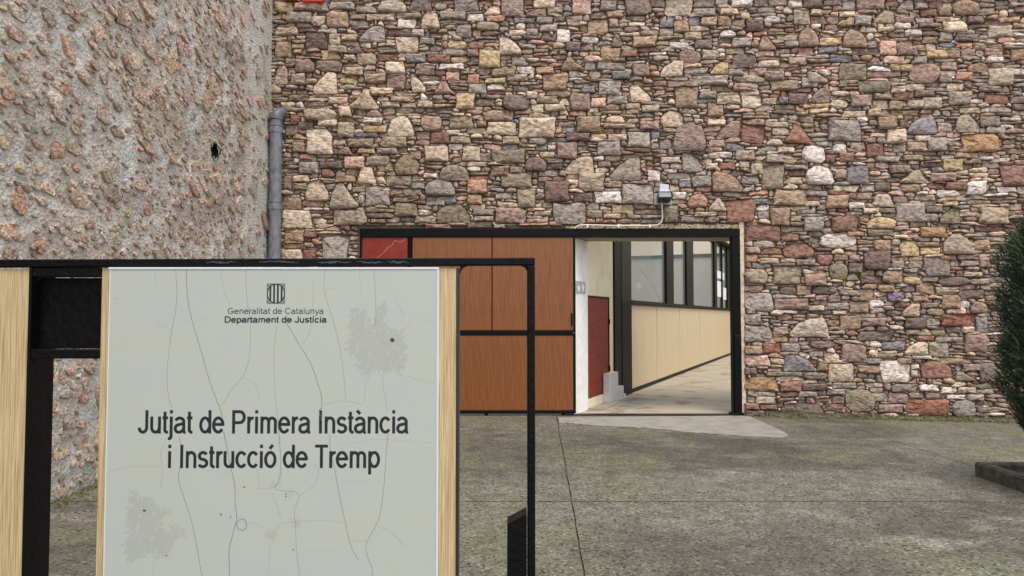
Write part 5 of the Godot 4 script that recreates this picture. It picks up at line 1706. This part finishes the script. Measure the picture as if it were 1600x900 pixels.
	write_line(pr, "Departament de Justícia", 351, 510, 504.2, 9.6, 0.096, ink)
	var e0 := pr.texel(on_panel(417.2, 443.2))
	var e1 := pr.texel(on_panel(445.2, 474.6))
	var mid := (e0 + e1) * 0.5
	var hw := (e1 - e0) * 0.5
	var soft := Color8(70, 76, 76)
	for y in range(int(e0.y), int(e1.y) + 1):
		for x in range(int(e0.x), int(e1.x) + 1):
			var p := (Vector2(x + 0.5, y + 0.5) - mid) / hw
			var r := (p / Vector2(0.96, 0.97)).length()
			if absf(p.x) > 0.95 or absf(p.y) > 0.955:
				pr.dab(x, y, soft, 0.9)
			elif r > 1.0:
				# leafy corners: thin ribs running out to the corner
				var q := p.abs()
				pr.dab(x, y, soft, 0.85 if sin((q.x - q.y) * 17.0) > 0.1 or r < 1.06 else 0.25)
			elif r > 0.92:
				pr.dab(x, y, ink, 1.0)
			else:
				var k := minf(absf(absf(p.x) - 0.205), absf(absf(p.x) - 0.62))
				pr.dab(x, y, ink, clampf((0.118 - k) * 20.0, 0.0, 1.0))
	# nicks where the coat tore at one letter
	for k in 7:
		var c := pr.texel(on_panel(499 + rng.randf_range(0, 4), 634 + k * 3.4))
		pr.stroke(c, c + Vector2(rng.randf_range(1, 5), rng.randf_range(2, 6)), 1.3, dark if k % 2 else base, false, false, 0.8)
	pr.im.generate_mipmaps()
	return ImageTexture.create_from_image(pr.im)

# ---------------------------------------------------------------- the name board in the foreground
func name_board() -> void:
	var sg := thing("name_board", "court name board: cracked pale panel on pine boards in a black steel frame", "sign")
	var s: Shape
	var t := 0.0233            # tube thickness
	var z := -SD
	# the frame: a long top tube, its right upright, mitred at a soft corner
	var tl := on_board(-120, 412.5)
	var tr := on_board(829.6, 409)
	s = Shape.new()
	s.bar(Vector3(tl.x, tl.y, z), Vector3(tr.x + t * 0.5, tr.y, z), t, t * 1.7, 0.003)
	var tb := obj("top_tube", s, M.black, sg)
	rng.seed = 14
	for q in [[326, 372], [408, 470], [498, 552], [560, 600], [608, 640]]:    # bare scraped metal along the tube
		var k := 9
		s = Shape.new()
		for w in k:
			var x0: float = lerpf(q[0], q[1], float(w) / k)
			var x1: float = lerpf(q[0], q[1], (w + 1.0) / k)
			var e := sin(PI * (w + 0.5) / k)
			var c := on_board((x0 + x1) * 0.5, 410.2 + rng.randf_range(-1.2, 1.2))
			s.box(Vector3(c.x, c.y, z + t * 0.85 + 0.0006), Vector3((x1 - x0) * 0.00097, 0.0018 * e * rng.randf_range(0.5, 1.6) + 0.0006, 0.0006 + 0.00005 * (w % 2)))
		obj("scraped_patch", s, M.edge_steel, tb)
	s = Shape.new()
	var rb := on_board(829.6, 900)
	s.bar(Vector3(tr.x, 0.0, z), Vector3(tr.x, tr.y - t * 0.5 - 0.0005, z), t, t * 1.7, 0.003)
	var up := obj("upright", s, M.black, sg)
	# gussets that round the inside corners
	for q in [[824.0, 415.0, -1.0], [719.5, 415.5, 1.0]]:
		s = Shape.new()
		var c := on_board(q[0], q[1])
		var r := 0.024
		var n := 6
		for k in n:
			var a0 := PI * 0.5 * k / n
			var a1 := PI * 0.5 * (k + 1) / n
			var o := Vector3(c.x + q[2] * r, c.y - r, 0)
			var p0 := o + Vector3(-q[2] * cos(a0) * r, sin(a0) * r, 0)
			var p1 := o + Vector3(-q[2] * cos(a1) * r, sin(a1) * r, 0)
			for zz in [z - t * 0.6, z + t * 0.6]:
				s.tri(Vector3(c.x, c.y, zz), Vector3(p0.x, p0.y, zz), Vector3(p1.x, p1.y, zz), Vector3(0, 0, signf(zz - z)))
			s.quad(Vector3(p0.x, p0.y, z - t * 0.6), Vector3(p1.x, p1.y, z - t * 0.6), Vector3(p1.x, p1.y, z + t * 0.6), Vector3(p0.x, p0.y, z + t * 0.6), Vector3(q[2], -1, 0))
		obj("gusset", s, M.black, up)
	# folded steel foot box against the upright
	s = Shape.new()
	var f0 := on_board(792.5, 815)
	var f1 := on_board(822.8, 799)
	var za := z - 0.05
	var zb := z + 0.03
	s.quad(Vector3(f0.x, 0, zb), Vector3(f1.x, 0, zb), Vector3(f1.x, f1.y, zb), Vector3(f0.x, f0.y, zb), Vector3.BACK)
	s.quad(Vector3(f0.x, 0, za), Vector3(f1.x, 0, za), Vector3(f1.x, f1.y, za), Vector3(f0.x, f0.y, za), Vector3.FORWARD)
	s.quad(Vector3(f0.x, 0, za), Vector3(f0.x, 0, zb), Vector3(f0.x, f0.y, zb), Vector3(f0.x, f0.y, za), Vector3.LEFT)
	s.quad(Vector3(f1.x, 0, za), Vector3(f1.x, 0, zb), Vector3(f1.x, f1.y, zb), Vector3(f1.x, f1.y, za), Vector3.RIGHT)
	s.quad(Vector3(f0.x, f0.y, za), Vector3(f0.x, f0.y, zb), Vector3(f1.x, f1.y, zb), Vector3(f1.x, f1.y, za), Vector3.UP)
	obj("foot_box", s, M.black, sg)
	# pine boards behind the panel and at the far left
	var by := at_z(430, 418.5, z + 0.012).y
	var bl := at_z(158.8, 420, z + 0.012).x
	var br := at_z(713.5, 420, z + 0.012).x
	var bot := 0.42
	var seams := [bl, lerpf(bl, br, 0.26), lerpf(bl, br, 0.5), lerpf(bl, br, 0.74), br]
	for k in 4:
		s = Shape.new()
		s.span(Vector3(seams[k] + 0.0008, bot, z - 0.018), Vector3(seams[k + 1] - 0.0008, by, z + 0.012), 0.002)
		obj("pine_board", s, M.pine, sg)
	s = Shape.new()
	var lb := at_z(41.5, 600, z + 0.012).x
	s.span(Vector3(lb - 0.34, bot, z - 0.012), Vector3(lb, on_board(20, 421).y, z + 0.012), 0.002)
	obj("pine_board", s, M.pine, sg)
	s = Shape.new()
	s.span(Vector3(br + 0.0008, bot - 0.02, z - 0.03), Vector3(on_board(718, 420).x, by - 0.001, z + 0.014), 0.001)
	obj("edge_bar", s, M.edge_dark, sg)
	# steel uprights and plates between the two pine fields
	s = Shape.new()
	var p0 := lb
	var p1 := lb + 0.012
	var pt := on_board(45, 417.5).y
	s.span(Vector3(p0 + 0.0006, 0.0, z - 0.105), Vector3(p1 - 0.003, pt, z + 0.016), 0.002)
	obj("upright", s, M.black, sg)
	var q1 := bl - 0.001
	s = Shape.new()
	s.span(Vector3(p1 - 0.002, on_board(60, 433).y, z - 0.02), Vector3(q1, pt - 0.002, z + 0.015), 0.002)
	obj("cross_plate", s, M.black, sg)
	s = Shape.new()
	s.span(Vector3(p1 - 0.002, on_board(60, 560).y, z - 0.03), Vector3(q1, on_board(60, 546).y, z + 0.013), 0.002)
	obj("cross_plate", s, M.black, sg)
	s = Shape.new()
	s.span(Vector3(p1 - 0.002, on_board(60, 546).y + 0.001, z - 0.034), Vector3(q1, on_board(60, 433).y - 0.001, z - 0.03))
	obj("back_plate", s, M.black, sg)
	s = Shape.new()
	var w0 := bl + 0.002
	s.span(Vector3(w0, 0.0, z - 0.10), Vector3(w0 + 0.03, by - 0.01, z - 0.0185), 0.002)
	obj("upright", s, M.black, sg)
	s = Shape.new()
	s.span(Vector3(br - 0.03, 0.0, z - 0.08), Vector3(br, by - 0.01, z - 0.0185), 0.002)
	obj("upright", s, M.black, sg)
	s = Shape.new()
	s.span(Vector3(w0 + 0.031, bot - 0.03, z - 0.06), Vector3(br - 0.031, bot - 0.001, z + 0.012), 0.002)
	obj("bottom_rail", s, M.black, sg)
	# the printed panel in its thin frame
	var lo := Vector2(on_panel(172.8, 418.5).x, bot + 0.02)
	var hi := Vector2(on_panel(682.8, 420.6).x, on_panel(430, 421).y)
	var zp := z + 0.0225
	s = Shape.new()
	s.mapped = true
	for q in [[lo.x, lo.y, 0, 1], [lo.x, hi.y, 0, 0], [hi.x, hi.y, 1, 0], [hi.x, lo.y, 1, 1]]:
		s.vert(Vector3(q[0], q[1], zp), Vector3.BACK, Color.WHITE, Vector2(q[2], q[3]))
	s.i.append_array([0, 1, 2, 0, 2, 3])
	var face := StandardMaterial3D.new()
	face.albedo_texture = board_print(lo, hi)
	face.roughness = 0.5
	var pn := obj("printed_panel", s, face, sg)
	pn.set_meta("label", "pale grey-green panel with black lettering, cracked and patchy")
	s = Shape.new()
	s.span(Vector3(lo.x, lo.y, z + 0.0125), Vector3(hi.x, hi.y, zp - 0.002))
	obj("panel_core", s, M.aluminium, pn)
	s = Shape.new()
	var fw := 0.0062
	s.span(Vector3(lo.x - fw, hi.y, z + 0.0125), Vector3(hi.x + fw, hi.y + fw, zp + 0.002), 0.001)
	s.span(Vector3(hi.x, lo.y, z + 0.0125), Vector3(hi.x + fw, hi.y - 0.0002, zp + 0.002), 0.001)
	s.span(Vector3(lo.x - fw * 0.5, lo.y, z + 0.0125), Vector3(lo.x, hi.y - 0.0002, zp + 0.001), 0.001)
	s.span(Vector3(lo.x - fw, lo.y - fw, z + 0.0125), Vector3(hi.x + fw, lo.y - 0.0002, zp + 0.002), 0.001)
	obj("panel_frame", s, M.aluminium, pn)

func _ready() -> void:
	# camera, sky, sun, exposure
	var cam := Camera3D.new()
	cam.name = "camera"
	add_child(cam)
	cam.position = Vector3(0, EYE, 0)
	cam.rotation.x = PITCH
	cam.fov = rad_to_deg(2.0 * atan(450.0 / F))
	cam.near = 0.05
	cam.far = 400.0
	cam.current = true
	var env := Environment.new()
	env.background_mode = Environment.BG_SKY
	var sm := ProceduralSkyMaterial.new()
	sm.sky_top_color = Color(0.86, 0.89, 0.94)
	sm.sky_horizon_color = Color(0.80, 0.82, 0.85)
	sm.sky_curve = 0.2
	sm.ground_bottom_color = Color(0.30, 0.29, 0.27)
	sm.ground_horizon_color = Color(0.62, 0.62, 0.62)
	sm.sun_angle_max = 0.0
	sm.energy_multiplier = 0.9
	var sky := Sky.new()
	sky.sky_material = sm
	env.sky = sky
	env.tonemap_mode = Environment.TONE_MAPPER_LINEAR
	env.tonemap_exposure = 2.15
	env.sdfgi_enabled = true
	env.ssao_enabled = true
	env.ssil_enabled = true
	var we := WorldEnvironment.new()
	we.name = "world_environment"
	we.environment = env
	add_child(we)
	var sun := DirectionalLight3D.new()
	sun.name = "sun"
	sun.light_energy = 0.5
	sun.light_angular_distance = 25.0
	sun.light_color = Color(1.0, 0.97, 0.93)
	sun.shadow_enabled = true
	sun.rotation = Vector3(deg_to_rad(-66), deg_to_rad(18), 0)
	add_child(sun)

	var g := on_wall(897.5, 500)
	GATE = Vector3(g.x, 0, -D)
	var ang := atan((1296.0 - 800.0) / F)
	GDIR = Vector3(sin(ang), 0, -cos(ang))
	GNRM = Vector3(cos(ang), 0, sin(ang))
	make_materials()
	ground()
	stone_wall()
	rendered_wall()
	gateway()
	court_building()
	wall_things()
	planter()
	name_board()
